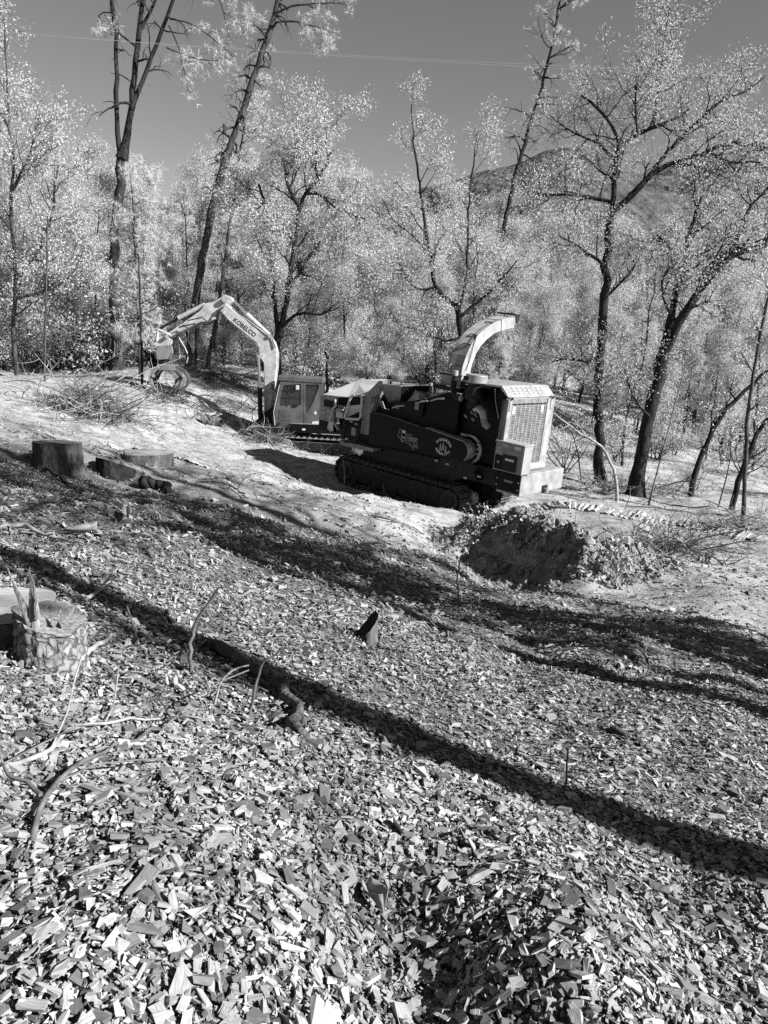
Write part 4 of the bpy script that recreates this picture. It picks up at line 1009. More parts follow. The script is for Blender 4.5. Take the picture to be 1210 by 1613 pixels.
ring = MB(); ro = arc((-1.12, -1.68), 0.37, 100, -75, 14); ri = arc((-1.14, -1.68), 0.32, -75, 100, 14)
ring.loft([V3(p[0], 0.32, p[1]) for p in ro + ri], [V3(p[0], 0.37, p[1]) for p in ro + ri]).build('pulley_ring', M_WHITE, CH)
MB().box((-1.36, 0.22, Z(-1.36)), (-1.18, 0.36, Z(-1.30))).build('latch', M_PALE, CH, 0.008)
for z in (-1.48, -1.6, -1.72): MB().cyl(V3(-0.86, 0.30, z), V3(-0.83, 0.27, z - .02), 0.028, n=8).build('bolt', M_STEEL, CH)
cprism('lower_guard', [(-1.75, -2.0), (-1.0, -1.92), (-0.70, -2.12), (-0.55, -2.34), (-1.8, -2.40)], 0.02, 0.24, M_DARK, 0.01)
for x, z in ((-1.9, -2.12), (-1.55, -2.14), (-0.55, -2.24), (-.95, -2.36)): cbox('decal', (x, .0, z), (x + .10, .016, z + .05), M_PALE, 0)

# emblem on the big belt guard: hard-hatted figure in a shield, a bundle of logs and a branching root, drawn in strokes
def strokes(name, paths, wd, y, mat):
    b = MB()
    for P in paths:
        for a, c in zip(P[:-1], P[1:]):
            a = np.array(a); c = np.array(c); d = nrm(c - a); n_ = np.array([-d[1], d[0]]) * wd / 2; a = a - d * wd * .3; c = c + d * wd * .3
            q = [a + n_, c + n_, c - n_, a - n_]
            b.add([V3(p[0], y, p[1]) for p in q], [(0, 1, 2, 3)])
    return b.build(name, mat, CH)
def E(zx, zy):                                     # from the close-up of the emblem to the guard's side
    return (-3.36 + zx * 0.00112, -1.30 - zy * 0.00088 + (zx - 400) * 0.00012)
emb = [[(240, 240), (190, 205), (160, 240), (158, 380), (130, 400), (165, 470), (200, 480), (290, 600), (400, 520), (440, 450), (385, 375)],
       [(250, 340), (235, 420), (260, 520), (300, 570)], [(370, 340), (385, 430), (350, 520)],
       [(395, 340), (555, 365)], [(430, 530), (570, 560), (760, 560), (840, 470), (860, 450)], [(760, 560), (900, 545), (940, 550)], [(760, 570), (870, 590), (950, 650), (1000, 650)],
       [(840, 480), (895, 480)], [(870, 590), (935, 600)], [(380, 590), (520, 620), (610, 680), (660, 690), (740, 720), (840, 735)], [(520, 620), (530, 680), (550, 715)],
       [(610, 680), (620, 760), (640, 790)], [(660, 690), (665, 745)], [(700, 700), (720, 745)], [(780, 590), (810, 650), (820, 720)], [(810, 650), (870, 680), (875, 715)],
       [(630, 600), (650, 660), (690, 660)], [(700, 620), (690, 670)], [(720, 620), (720, 680)], [(745, 630), (765, 650), (745, 690)]]
for k in range(6):
    x = 480 + k * 45; emb += [[(x, 400 + k * 8), (x - 8, 530)], [(x, 430 + k * 6), (x + 30, 435 + k * 6)], [(x - 4, 490), (x + 26, 500)]]
strokes('emblem', [[E(*p) for p in P] for P in emb], 0.016, -0.004, M_PRINTG)
hat = [E(*p) for p in ((242, 300), (250, 255), (285, 225), (325, 232), (358, 265), (375, 330), (330, 322), (280, 318))]
MB().add([V3(p[0], -0.005, p[1]) for p in hat], [tuple(range(8))]).build('emblem_hat', M_WHITE, CH)
MB().add([V3(p[0], -0.005, p[1]) for p in [E(*q) for q in ((260, 440), (310, 420), (355, 440), (350, 480), (300, 490), (265, 470))]], [tuple(range(6))]).build('emblem_face', M_PRINTG, CH)
# round badge: lettering on two arcs around three firs
bc = (-1.66, -1.70); lv, lf = [], []
def arc_text(txt, r, a0, a1, flip, size):
    for k, ch in enumerate(txt):
        a = rad(a0 + (a1 - a0) * k / (len(txt) - 1)); V, F = text_mesh(ch, size, 0.004)
        rot = a - math.pi / 2 if not flip else a + math.pi / 2
        c, s = math.cos(rot), math.sin(rot); o = len(lv)
        for v in V:
            lv.append(tuple(V3(bc[0] + r * math.cos(a) * 1.25 + (v[0] * c - v[1] * s), -0.036, bc[1] + r * math.sin(a) + (v[0] * s + v[1] * c))))
        lf.extend([tuple(i + o for i in f) for f in F])
arc_text('EVERGREEN', 0.185, 152, 20, False, 0.085)
arc_text('ARBORISTS', 0.185, 208, 332, True, 0.085)
me = bpy.data.meshes.new('lettering'); me.from_pydata(lv, [], lf); me.materials.append(M_WHITE)
tag(obj('lettering', me, CH), 'white lettering EVERGREEN ARBORISTS in a ring')
fir = MB()
for cx, h, zb in ((-0.085, .19, -.10), (0.0, .22, -.08), (0.085, .17, -.12)):
    for k in range(3):
        w = 0.05 * (1 - k * .25); z0 = bc[1] + zb + h * k / 3.4
        fir.add([V3(bc[0] + cx - w, -0.0355 - .0004 * k, z0), V3(bc[0] + cx + w, -0.0355 - .0004 * k, z0), V3(bc[0] + cx, -0.0355 - .0004 * k, z0 + h * .42)], [(0, 1, 2)])
fir.build('fir_emblem', M_PRINTG, CH)

# feed works on top
cprism('feed_wheel_box', [(-4.0, -1.15), (-3.85, -0.92), (-3.2, -0.80), (-2.55, -0.60), (-2.6, -1.1)], 0.15, 1.8, M_BLACK, 0.02)
cbox('decal', (-3.52, 0.135, -1.02), (-3.40, 0.148, -.93), M_MID, 0); cbox('decal', (-2.86, .135, -.94), (-2.72, .148, -.74), M_MID, 0)
MB().cyl(V3(-3.25, 0.5, -0.70), V3(-3.25, 0.95, -0.70), 0.22, n=20).build('feed_motor', M_STEEL, CH, 0.02, True)
MB().cyl(V3(-3.0, 0.9, -0.7), V3(-3.0, 0.9, -0.28), 0.045, n=10).build('filler_pipe', M_PALE, CH)
cbox('tank_lid', (-2.55, 0.35, -0.56), (-1.95, 1.4, -0.48), M_PALE, 0.012)
cbox('tank', (-2.6, 0.3, -1.0), (-1.9, 1.45, -0.57), M_BLACK, 0.02)
for x, w in ((-2.8, .35), (-2.35, .4), (-3.6, .4)): MB().tube([V3(x, 0.12, -.78 + (x + 2.8) * .3), V3(x + w * .5, .1, -.70 + (x + 2.8) * .3), V3(x + w, .14, -.66 + (x + 2.8) * .3)], 0.022, 8).build('hose', M_STEEL, CH)
# open feed cover: a dark flared tray
MB().sheet([V3(-4.12, 0.05, -0.46), V3(-3.30, 0.05, -0.40), V3(-3.55, 0.35, -0.88), V3(-3.85, 0.30, -1.0)], 0.02).build('feed_cover', M_MID, CH)
MB().sheet([V3(-3.30, 0.05, -0.40), V3(-3.0, 0.9, -0.36), V3(-3.2, 0.9, -0.85), V3(-3.55, 0.35, -0.88)], 0.02).build('feed_cover', M_DARK, CH)
MB().tube([V3(-4.12, 0.04, -0.455), V3(-3.30, 0.04, -0.395)], 0.018, 8).build('cover_edge', M_PALE, CH)
MB().tube([V3(-4.12, 0.04, -0.455), V3(-4.02, .0, -.62), V3(-3.98, .0, -.85)], 0.014, 8).build('cover_edge', M_PALE, CH)
# infeed hopper and its pale flared roof
cprism('infeed_hopper', [(-5.9, -1.10), (-4.5, -0.82), (-4.05, -0.60), (-4.2, -1.3), (-4.3, -2.18), (-5.6, -2.20)], 0.28, 1.9, M_DARK, 0.02)
cprism('hopper_side', [(-4.58, -0.84), (-4.10, -0.36), (-3.95, -0.36), (-4.28, -1.25), (-4.30, -1.9), (-4.62, -1.9)], 0.03, 0.27, M_MID, 0.015)
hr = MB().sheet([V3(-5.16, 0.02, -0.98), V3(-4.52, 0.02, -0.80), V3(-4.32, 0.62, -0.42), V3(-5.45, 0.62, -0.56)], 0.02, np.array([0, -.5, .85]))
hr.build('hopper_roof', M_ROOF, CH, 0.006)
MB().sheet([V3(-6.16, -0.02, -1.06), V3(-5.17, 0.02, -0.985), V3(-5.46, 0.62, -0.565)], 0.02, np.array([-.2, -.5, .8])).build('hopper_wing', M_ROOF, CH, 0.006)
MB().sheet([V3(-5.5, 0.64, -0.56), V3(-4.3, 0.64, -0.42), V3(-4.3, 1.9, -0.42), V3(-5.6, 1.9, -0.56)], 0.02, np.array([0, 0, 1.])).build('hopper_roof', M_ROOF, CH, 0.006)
MB().sheet([V3(-5.5, 0.1, -1.28), V3(-4.75, 0.1, -1.12), V3(-4.8, .2, -1.3), V3(-5.4, .2, -1.62)], 0.02, np.array([0, -1., 0])).build('hopper_lip', M_ROOF, CH)
# operator panel
cbox('operator_panel', (-6.24, -0.04, -1.78), (-5.62, 0.10, -1.06), M_MID, 0.015)
cbox('panel_window', (-6.06, -0.052, -1.36), (-5.68, -0.042, -1.16), M_BLACK, 0.004)
for x0, z0, x1, z1 in ((-6.2, -1.46, -6.02, -1.39), (-6.18, -1.6, -5.98, -1.5), (-5.92, -1.55, -5.74, -1.42), (-5.94, -1.68, -5.76, -1.58)): cbox('decal', (x0, -.050, z0), (x1, -.0415, z1), M_PRINTG, 0)
cbox('lower_panel', (-6.24, -0.03, -2.05), (-5.62, 0.10, -1.79), M_BLACK, 0.01)
MB().tube([V3(-5.60, -.06, -1.10), V3(-5.56, -.06, -1.28), V3(-5.66, -.06, -1.36), V3(-5.80, -.06, -1.95), V3(-5.66, -.06, -2.02)], 0.028, 8).build('grab_rail', M_WHITE, CH, smooth=True)
MB().sheet([V3(-5.78, -.07, -1.75), V3(-5.62, -.07, -1.75), V3(-5.58, -.07, -2.0), V3(-5.80, -.07, -2.0)], 0.015, np.array([0, 1., 0])).build('rail_foot', M_WHITE, CH)
vb = obj('valve_bank', None, CH); vb.empty_display_size = .1
MB().box((-5.58, -0.02, Z(-1.60)), (-5.30, 0.18, Z(-1.34))).build('valve_body', M_STEEL, vb, 0.015)
for k in range(5): MB().cyl(V3(-5.55 + k * .06, -.02, -1.42), V3(-5.55 + k * .06, -.10, -1.40), 0.022, n=8).build('valve_spool', M_STEEL, vb)
for k in range(4): MB().cyl(V3(-5.53 + k * .07, 0.04, -1.34), V3(-5.53 + k * .07, 0.04, -1.24), 0.02, n=8).build('lever', M_PALE, vb)
MB().tube([V3(-5.62, -.08, -1.70), V3(-5.36, -.08, -1.92)], 0.035, 8).build('handle', M_PALE, CH)
for k in range(6):
    x = -4.25 + k * .05
    MB().tube([V3(x, 0.0, -.98 + k * .01), V3(x + .02, -.03, -.84), V3(x + .14, -.03, -.78 - k * .02), V3(x + .22, .02, -.92 - k * .03), V3(x + .30, .1, -1.08)], 0.017, 6).build('hose', M_PRINTG if k % 2 else M_RUBBER, CH, smooth=True)
for k in range(4):
    x = -5.3 + k * .12
    MB().tube([V3(x, 0.1, -1.6), V3(x + .05, .0, -1.72), V3(x + .02, 0.0, -1.9), V3(x + .12, .08, -2.1)], 0.018, 6).build('hose', M_RUBBER, CH)
# safety gate of bent pipe
gp = [(-5.17, -1.56), (-5.02, -1.0), (-4.95, -.90), (-4.86, -.865), (-4.64, -.85), (-4.57, -.90), (-4.56, -1.0), (-4.56, -1.42), (-4.62, -1.50), (-5.12, -1.56)]
MB().tube([V3(p[0], -0.07, p[1]) for p in gp], 0.036, 8).build('safety_gate', M_WHITE, CH, smooth=True)
MB().tube([V3(-5.15, -0.07, -1.58), V3(-5.12, -.07, -2.12), V3(-5.05, -.07, -2.22), V3(-4.62, -.07, -2.08), V3(-4.56, -.07, -1.98), V3(-4.56, -.07, -1.5)], 0.030, 8).build('gate_frame', M_DARK, CH, smooth=True)
cbox('gate_box', (-4.86, -0.08, -1.98), (-4.70, 0.0, -1.76), M_MID, 0.008)
for x, z in ((-4.98, -1.58), (-4.78, -1.62)): cbox('decal', (x, -.06, z - .06), (x + .13, -.055, z), M_MID, 0)

# discharge chute: curved box section blowing away to the woods behind, lower collar, upper part and deflector
def chute(name, path, dp, x0, x1, mat):
    P = np.array(path, float); T = np.gradient(P, axis=0); T /= np.linalg.norm(T, axis=1)[:, None]; Nn = np.stack([-T[:, 1], T[:, 0]], -1)
    dp = np.asarray(dp)[:, None]; A, B = P + Nn * dp / 2, P - Nn * dp / 2; n = len(P)
    vs = []
    for a, b in zip(A, B): vs += [V3(x0, a[0], a[1]), V3(x1, a[0], a[1]), V3(x1, b[0], b[1]), V3(x0, b[0], b[1])]
    fs = [(0, 1, 2, 3), (4 * n - 1, 4 * n - 2, 4 * n - 3, 4 * n - 4)]
    for i in range(n - 1):
        for j in range(4): fs.append((4 * i + j, 4 * i + (j + 1) % 4, 4 * i + 4 + (j + 1) % 4, 4 * i + 4 + j))
    return MB().add(vs, fs).build(name, mat, CH, 0.008)
cp = [(0.86, 0.02), (0.87, 0.26), (0.95, 0.50), (1.08, 0.74), (1.28, 0.96), (1.55, 1.14), (1.86, 1.29), (2.20, 1.39)]
chute('discharge_chute', cp, [.40, .38, .36, .34, .32, .30, .28, .27], -2.36, -1.88, M_PALE)
chute('chute_end', [(2.18, 1.385), (2.50, 1.46), (2.80, 1.49)], [.30, .29, .29], -2.38, -1.86, M_PALE)
MB().sheet([V3(-2.40, 2.72, 1.70), V3(-1.84, 2.72, 1.70), V3(-1.84, 2.98, 1.68), V3(-2.40, 2.98, 1.68)], 0.03, np.array([0, 0, 1.])).build('deflector', M_DARK, CH)
MB().sheet([V3(-1.845, 2.75, 1.69), V3(-1.845, 2.98, 1.68), V3(-1.845, 2.96, 1.5), V3(-1.845, 2.85, 1.48)], 0.015, np.array([-1., 0, 0])).build('deflector_side', M_DARK, CH)
chute('chute_collar', [(0.86, -0.24), (0.86, 0.05)], [.60, .56], -2.44, -1.80, M_PALE)
MB().box((-2.46, 0.50, Z(0.04)), (-1.78, 0.575, Z(0.09))).build('collar_flange', M_DARK, CH, .006)
cbox('chute_turntable', (-2.55, 0.40, -0.34), (-1.70, 1.35, -0.22), M_DARK, 0.02)
def onback(k, x, out=0.0):
    P = np.array(cp); T = np.gradient(P, axis=0); T /= np.linalg.norm(T, axis=1)[:, None]; d = np.array([.40, .38, .36, .34, .32, .30, .28, .27])
    q = P[k] + np.array([-T[k][1], T[k][0]]) * (d[k] / 2 + out); return V3(x, q[0], q[1])
MB().tube([onback(k, -2.00, .004) for k in range(3, 8)], 0.012, 6).build('chute_seam', M_DARK, CH)
for k in (1, 3, 4, 6):
    MB().tube([onback(k, -2.14, .01), onback(k, -2.06, .035), onback(k, -1.96, .02), onback(k, -1.90, .01)], 0.014, 6).build('latch', M_DARK, CH)
MB().tube([onback(4, -1.9, .02), V3(-1.85, 1.0, .85), V3(-1.84, .92, .6), V3(-1.86, .9, .40), V3(-1.84, .8, .2)], 0.012, 6).build('hose', M_RUBBER, CH)
MB().tube([onback(1, -2.24, .01), onback(1, -2.24, .06), onback(0, -2.24, .06), onback(0, -2.24, .01)], 0.018, 6).build('lift_handle', M_PALE, CH)
MB().add([onback(1, -2.30, .004), onback(1, -2.14, .004), onback(2, -2.14, .004), onback(2, -2.30, .004)], [(0, 1, 2, 3)]).build('decal', M_WHITE, CH)

# ------------------------------------------------------------------ excavator with grapple (built in its own vertical working plane)
EXo = W(462, 706, 27.2); EXo[2] = gz1(EXo[0], EXo[1])
EX = thing('excavator', 'pale-boomed tracked excavator with hanging grapple, standing behind the chipper', 'excavator', EXo)
def B(): return MB(EXo)
def xz(pts, Y): return [tuple(W(p[0], p[1], Y)[[0, 2]]) for p in pts]
def eprism(name, pts, Yn, Yf, mat, bevel=0.02, parent=None):
    return B().prism_y(xz(pts, Yn), Yn, Yf).build(name, mat, parent or EX, bevel)
YB0, YB1 = 27.25, 27.75
def Q(px, py, Y=27.5): return W(px, py, Y)
eprism('boom', [(350, 484), (356, 478), (366, 487), (398, 510), (425, 530), (432, 540), (437, 556), (436, 580), (433, 604), (428, 640), (427, 668), (415, 668), (416, 640), (416, 610), (415, 572), (408, 562), (407, 548), (403, 540), (382, 523), (359, 504), (348, 491)], YB0, YB1, M_BOOM, 0.03)
eprism('boom_foot_bracket', [(400, 668), (414, 652), (430, 640), (437, 660), (436, 678), (405, 678)], 27.1, 27.9, M_DARK, 0.02)
eprism('arm', [(354, 464), (364, 468), (368, 474), (360, 481), (350, 486), (342, 490), (339, 503), (328, 507), (316, 507), (300, 515), (270, 530), (261, 535), (258, 528), (268, 522), (296, 503), (314, 490), (323, 478), (338, 475)], YB0 + 0.06, YB1 - 0.06, M_BOOM, 0.025)
def ecyl(name, a, b, r, mat, Y=27.5, parent=None, n=14):
    return B().cyl(Q(a[0], a[1], Y), Q(b[0], b[1], Y), r, n=n).build(name, mat, parent or EX, smooth=True)
ecyl('bucket_cylinder', (323, 480), (281, 501), 0.085, M_BOOM); ecyl('cylinder_rod', (281, 501), (249, 519), 0.04, M_DARK)
ecyl('arm_cylinder', (389, 495), (424, 528), 0.08, M_BOOM, 27.5); ecyl('cylinder_rod', (364, 469), (389, 495), 0.042, M_CHROME, 27.5)
for Y in (27.08, 27.92):
    ecyl('boom_cylinder', (411, 676), (409, 610), 0.085, M_DARK, Y); ecyl('cylinder_rod', (409, 610), (407, 562), 0.05, M_CHROME, Y)
for p, r in (((354, 472), .10), ((350, 487), .09), ((263, 530), .07), ((408, 562), .08), ((425, 529), .07)):
    B().cyl(Q(p[0], p[1], 27.18), Q(p[0], p[1], 27.82), r, n=14).build('pin', M_STEEL, EX, smooth=True)
for Y in (27.3, 27.66):
    ecyl('link', (249, 519), (270, 529), 0.045, M_BOOM, Y); ecyl('link', (249, 519), (247, 537), 0.045, M_BOOM, Y)
eprism('quick_coupler', [(245, 533), (262, 528), (268, 535), (266, 545), (248, 548), (241, 541)], 27.3, 27.7, M_BOOM, 0.02)
eprism('rotator_head', [(247, 545), (266, 543), (268, 556), (263, 566), (250, 567), (246, 556)], 27.28, 27.72, M_MID, 0.02)
B().cyl(Q(257, 566), Q(257.5, 576), 0.17, n=18).build('rotator', M_DARK, EX, smooth=True)
B().box(tuple(Q(248, 583, 27.3) * [1, 0, 1] + [0, 27.28, 0]), tuple(Q(276, 575, 27.3) * [1, 0, 1] + [0, 27.72, 0])).build('grapple_head', M_MID, EX, 0.02)
def tine(pts, Y, wd=0.10, mat=M_DARK):
    C = np.array([(p[0], p[1]) for p in pts], float); wpx = np.array([p[2] for p in pts])[:, None] / 2
    T = np.gradient(C, axis=0); T /= np.linalg.norm(T, axis=1)[:, None]; Nn = np.stack([-T[:, 1], T[:, 0]], -1)
    ol = list(map(tuple, C + Nn * wpx)) + list(map(tuple, (C - Nn * wpx)[::-1]))
    eprism('grapple_tine', ol, Y - wd / 2, Y + wd / 2, mat, 0.012)
Lt = [(252, 578, 9), (243, 587, 12), (239, 597, 12), (242, 607, 9), (249, 616, 6), (257, 622, 2)]
Rt = [(272, 578, 9), (285, 586, 12), (292, 597, 12), (289, 608, 9), (281, 617, 6), (272, 622, 2)]
for k, Y in enumerate((27.05, 27.35, 27.65, 27.95)):
    tine([(p[0] + k * 3.5 - 3, p[1], p[2] * .48) for p in Lt], Y, .10, M_BLACK if k else M_MID); tine([(p[0] + 5 - k * 6, p[1] - 1, p[2] * .45) for p in Rt], Y, .10, (M_CAB, M_MID, M_CAB, M_MID)[k])
for p in ((242, 592), (289, 592)): B().cyl(Q(p[0], p[1], 26.98), Q(p[0], p[1], 28.02), 0.06, n=10).build('cross_tube', M_MID, EX)
for s in ((256, 577, 246, 590), (268, 577, 284, 588)): ecyl('grapple_cylinder', s[:2], s[2:], 0.055, M_CHROME, 27.5)
for P_ in ([(296, 505), (318, 500), (330, 509), (340, 503), (347, 488), (352, 483)], [(282, 516), (290, 512), (298, 520), (296, 535), (302, 548)], [(302, 520), (316, 508), (326, 511), (338, 507)],
           [(284, 522), (279, 538), (284, 552), (292, 566)], [(350, 484), (343, 494), (340, 504)]):
    B().tube([Q(p[0], p[1], 27.16) for p in P_], 0.022, 6).build('hose', M_RUBBER, EX, smooth=True)
B().tube([Q(281, 530, 27.2), Q(286, 539, 27.2), Q(291, 547, 27.2), Q(295, 556, 27.2), Q(296, 564, 27.2), Q(294, 572, 27.2)], 0.022, 6).build('hose', M_BOOM, EX, smooth=True)
B().tube([Q(365, 486, 27.3), Q(384, 498, 27.25), Q(410, 516, 27.22), Q(428, 532, 27.22), Q(434, 548, 27.2)], 0.022, 6).build('hose', M_RUBBER, EX, smooth=True)
for k in range(4):
    B().tube([Q(428 + k * 2, 672, 26.95), Q(430 + k * 2, 640, 26.95), Q(433 + k * 2, 618, 27.0), Q(437 + k, 602, 27.1)], 0.022, 6).build('hose', M_PRINTG if k == 1 else M_RUBBER, EX, smooth=True)
B().tube([Q(404, 672, 27.0), Q(398, 660, 27.0), Q(397, 648, 27.0), Q(404, 640, 27.0)], 0.02, 6).build('hose', M_RUBBER, EX, smooth=True)
# maker's name along the boom
V, F = text_mesh('KOBELCO', 0.50, 0.012)
p0, p1 = Q(368, 503, 27.2), Q(402, 529, 27.2); ux = nrm((p1 - p0) * [1, 0, 1]); uz = np.array([-ux[2], 0, ux[0]]); uz = uz if uz[2] > 0 else -uz
wid = V[:, 0].max() - V[:, 0].min(); sc_ = np.linalg.norm(p1 - p0) / wid
me = bpy.data.meshes.new('lettering')
me.from_pydata([tuple(((p0 + p1) / 2) * [1, 0, 1] + [0, YB0 - 0.006, 0] + ux * v[0] * sc_ + uz * v[1] * sc_ - EXo) for v in V], [], F); me.materials.append(M_INK)
tag(obj('lettering', me, EX), 'black lettering KOBELCO along the boom')
# cab
YC0, YC1 = 26.15, 27.05
eprism('cab_shell', [(441, 603), (446, 599), (505, 599), (509, 603), (508, 672), (434, 678), (433, 655), (437, 624)], YC0 + .05, YC1, M_DARK, 0.05)
def frame(name, outer, inner, Y, th, mat):
    o_, i_ = xz(outer, Y), xz(inner, Y); n = len(o_); b = B()
    vs = [(p[0], Y, p[1]) for p in o_] + [(p[0], Y, p[1]) for p in i_] + [(p[0], Y + th, p[1]) for p in o_] + [(p[0], Y + th, p[1]) for p in i_]
    fs = []
    for k in range(n):
        j = (k + 1) % n; fs += [(k, j, n + j, n + k), (2 * n + k, 3 * n + k, 3 * n + j, 2 * n + j), (k, 2 * n + k, 2 * n + j, j), (n + k, n + j, 3 * n + j, 3 * n + k)]
    return b.add(vs, fs).build(name, mat, EX, 0.01)
frame('cab_door', [(441, 601), (478, 598), (478, 676), (432, 678), (433, 650), (437, 622)], [(447, 607), (474, 605), (474, 638), (440, 640), (441, 630), (443, 620)], YC0, 0.06, M_CAB)
frame('cab_side', [(478.4, 598), (508, 600), (509, 606), (507, 671), (479, 674), (478.4, 640)], [(481, 606), (501, 606), (502, 610), (493, 635), (482, 652), (481, 640)], YC0, 0.06, M_CAB)
B().box(tuple(Q(438, 600, 26.2) * [1, 0, 1] + [0, 26.12, 0]), tuple(Q(510, 595.5, 26.2) * [1, 0, 1] + [0, 27.1, 0])).build('cab_roof', M_CAB, EX, 0.04)
eprism('door_window', [(446.5, 606.5), (474.5, 604.5), (474.5, 638.5), (439.5, 640.5), (440.5, 630), (442.5, 620)], YC0 + .030, YC0 + .036, M_GLASS, 0)
eprism('rear_window', [(480.5, 605.5), (501.5, 605.5), (502.5, 610), (493.5, 635.5), (481.5, 652.5), (480.5, 640)], YC0 + .030, YC0 + .036, M_GLASS, 0)
eprism('seat', [(470, 660), (470, 625), (476, 622), (480, 655), (484, 664)], 26.4, 26.8, M_MID, 0.03)
for a, b_ in (((445, 614), (474, 612)), ((443, 625), (474, 624)), ((458, 606), (453, 640))): B().cyl(Q(a[0], a[1], YC0 - .015), Q(b_[0], b_[1], YC0 - .015), 0.014, n=6).build('window_guard_bar', M_DARK, EX)
eprism('door_panel', [(440, 645), (462, 644), (464, 655), (458, 662), (439, 662)], YC0 - .012, YC0 + .001, M_CAB, 0.005)
eprism('work_light', [(466, 607), (471, 607), (471, 614), (466, 614)], YC0 - .06, YC0 - .002, M_WHITE, 0.008)
eprism('decal', [(497, 647), (499.5, 650), (497, 654), (494, 651)], YC0 - .012, YC0 - .002, M_WHITE, 0)
eprism('decal', [(492, 664), (503, 663), (504, 668), (491, 670)], YC0 - .010, YC0 - .002, M_WHITE, 0)
eprism('door_handle', [(463, 635), (463, 640), (470, 640), (470, 635)], YC0 - .05, YC0 - .002, M_DARK, 0.006)
B().cyl(Q(440, 667, YC0 - .05), Q(440, 667, YC0), 0.06, n=12).build('round_cap', M_DARK, EX)
# upper body, engine cover, counterweight
eprism('body_platform', [(392, 672), (458, 674), (558, 670), (558, 683), (458, 682), (392, 679)], 26.1, 28.6, M_DARK, 0.02)
eprism('tool_locker', [(457, 667), (512, 669), (540, 667), (540, 684), (457, 682)], 26.02, 26.9, M_BLACK, 0.02)
eprism('engine_cover', [(512, 628), (560, 632), (568, 640), (568, 676), (512, 676)], 26.4, 28.55, M_CAB, 0.05)
eprism('side_cover', [(436, 640), (508, 636), (508, 676), (436, 676)], 27.95, 28.55, M_CAB, 0.03)
eprism('decal', [(476, 675), (481, 675), (481, 678), (476, 678)], 26.008, 26.018, M_WHITE, 0)
B().cyl(Q(470, 696, 27.3), Q(470, 685, 27.3), 0.62, n=24).build('slew_ring', M_DARK, EX)
for yy in (26.05, 27.95):
    t = obj('track', None, EX); t.empty_display_size = 0.2
    p = W(490, 706, 26.4); t.location = (p[0] - EXo[0], 0, gz1(p[0], yy + .2) - EXo[2] - .05)
    crawler(t, -1.15, 2.0, 0.0, 0.62, yy - EXo[1], yy + 0.5 - EXo[1], 34, 0.035, (M_DARK, M_STEEL, M_PALE), 0.08)

# ------------------------------------------------------------------ stumps, roots, sticks, brush
def stump(name, label, c, r, h, bark, top, seed, tiltx=0.0, tilty=0.0, flare=0.35, blocks=0.0, ecc=1.0, cat='stump'):
    rr = np.random.default_rng(seed); na, nh = 144, 30
    t = thing(name, label, cat, c)
    A = np.linspace(0, 2 * math.pi, na, endpoint=False); lob = 1 + 0.06 * np.sin(A * 3 + rr.uniform(0, 6)) + 0.05 * np.sin(A * 5 + rr.uniform(0, 6)); rts = 0.5 + 0.5 * np.sin(A * 4 + rr.uniform(0, 6))
    V = []
    for k in range(nh):
        f = k / (nh - 1); rad_ = r * lob * (1 + flare * (1 - f) ** 3 * (0.6 + 0.8 * rts))
        grooves = 0.10 * vn(A / (2 * math.pi) * 30, np.full(na, f * 3), seed) + 0.05 * vn(A / (2 * math.pi) * 60, np.full(na, f * 9), seed + 1)
        if blocks:
            a_ = A / (2 * math.pi) * 18 + 0.6 * vn(A * 3, np.full(na, f * 4), seed + 3); b_ = f * 7 + 0.9 * vn(A * 4, np.full(na, f * 3), seed + 4)
            cell = np.minimum(np.abs(a_ % 1 - 0.5), np.abs(b_ % 1 - 0.5)); grooves = grooves + blocks * (np.clip(0.42 - np.maximum(np.abs(a_ % 1 - .5), np.abs(b_ % 1 - .5)), 0, .2))
        rad_ = rad_ * (1 + grooves)
        x, y = rad_ * np.cos(A), rad_ * np.sin(A) * ecc
        z = -0.25 + (h + 0.25) * f + f * (x * tiltx + y * tilty)
        V.append(np.stack([x, y, z], -1))
    V = np.array(V); i = np.arange(nh * na).reshape(nh, na); j = np.roll(i, -1, 1)
    F = np.stack([i[:-1], j[:-1], j[1:], i[1:]], -1).reshape(-1, 4)
    obj('bark', mesh_np('bark', V.reshape(-1, 3), F, bark, True), t)
    top_r = V[-1]; Vt = [top_r * 1.0]; cen = top_r.mean(0)
    for f in (0.8, 0.55, 0.3, 0.0): Vt.append(cen + (top_r - cen) * f)
    Vt = np.array(Vt); Vt[..., 2] += 0.004; i = np.arange(5 * na).reshape(5, na); j = np.roll(i, -1, 1)
    obj('cut_face', mesh_np('cut_face', Vt.reshape(-1, 3), np.stack([i[:-1], j[:-1], j[1:], i[1:]], -1).reshape(-1, 4), top, False), t)
    return t
def at(px, py): return G(px, py)
p = at(92, 738); stump('tree_stump', 'broad flat-cut grey stump, largest of three at the left', p, 0.36, 0.42, M_STUMP, M_OLDCUT, 11, 0.0, -0.06, 0.5)
p = at(232, 728); stump('tree_stump', 'low pale-barked cut stump, rightmost of three at the left', p, 0.46, 0.18, M_BARKP, M_CUT, 12, 0.02, 0.05, 0.15, ecc=.7)
p = at(182, 750); stump('tree_stump', 'charred dark stump with slanted face between the two other left stumps', p, 0.29, 0.16, M_CHAR, M_CHAR, 13, -0.25, -0.30, 0.35)
p = at(578, 1010); stump('tree_stump', 'small splintered dark stump poking out mid-slope', p, 0.080, 0.13, M_STUMP, M_CHAR, 14, 1.2, 0.4, 0.6)

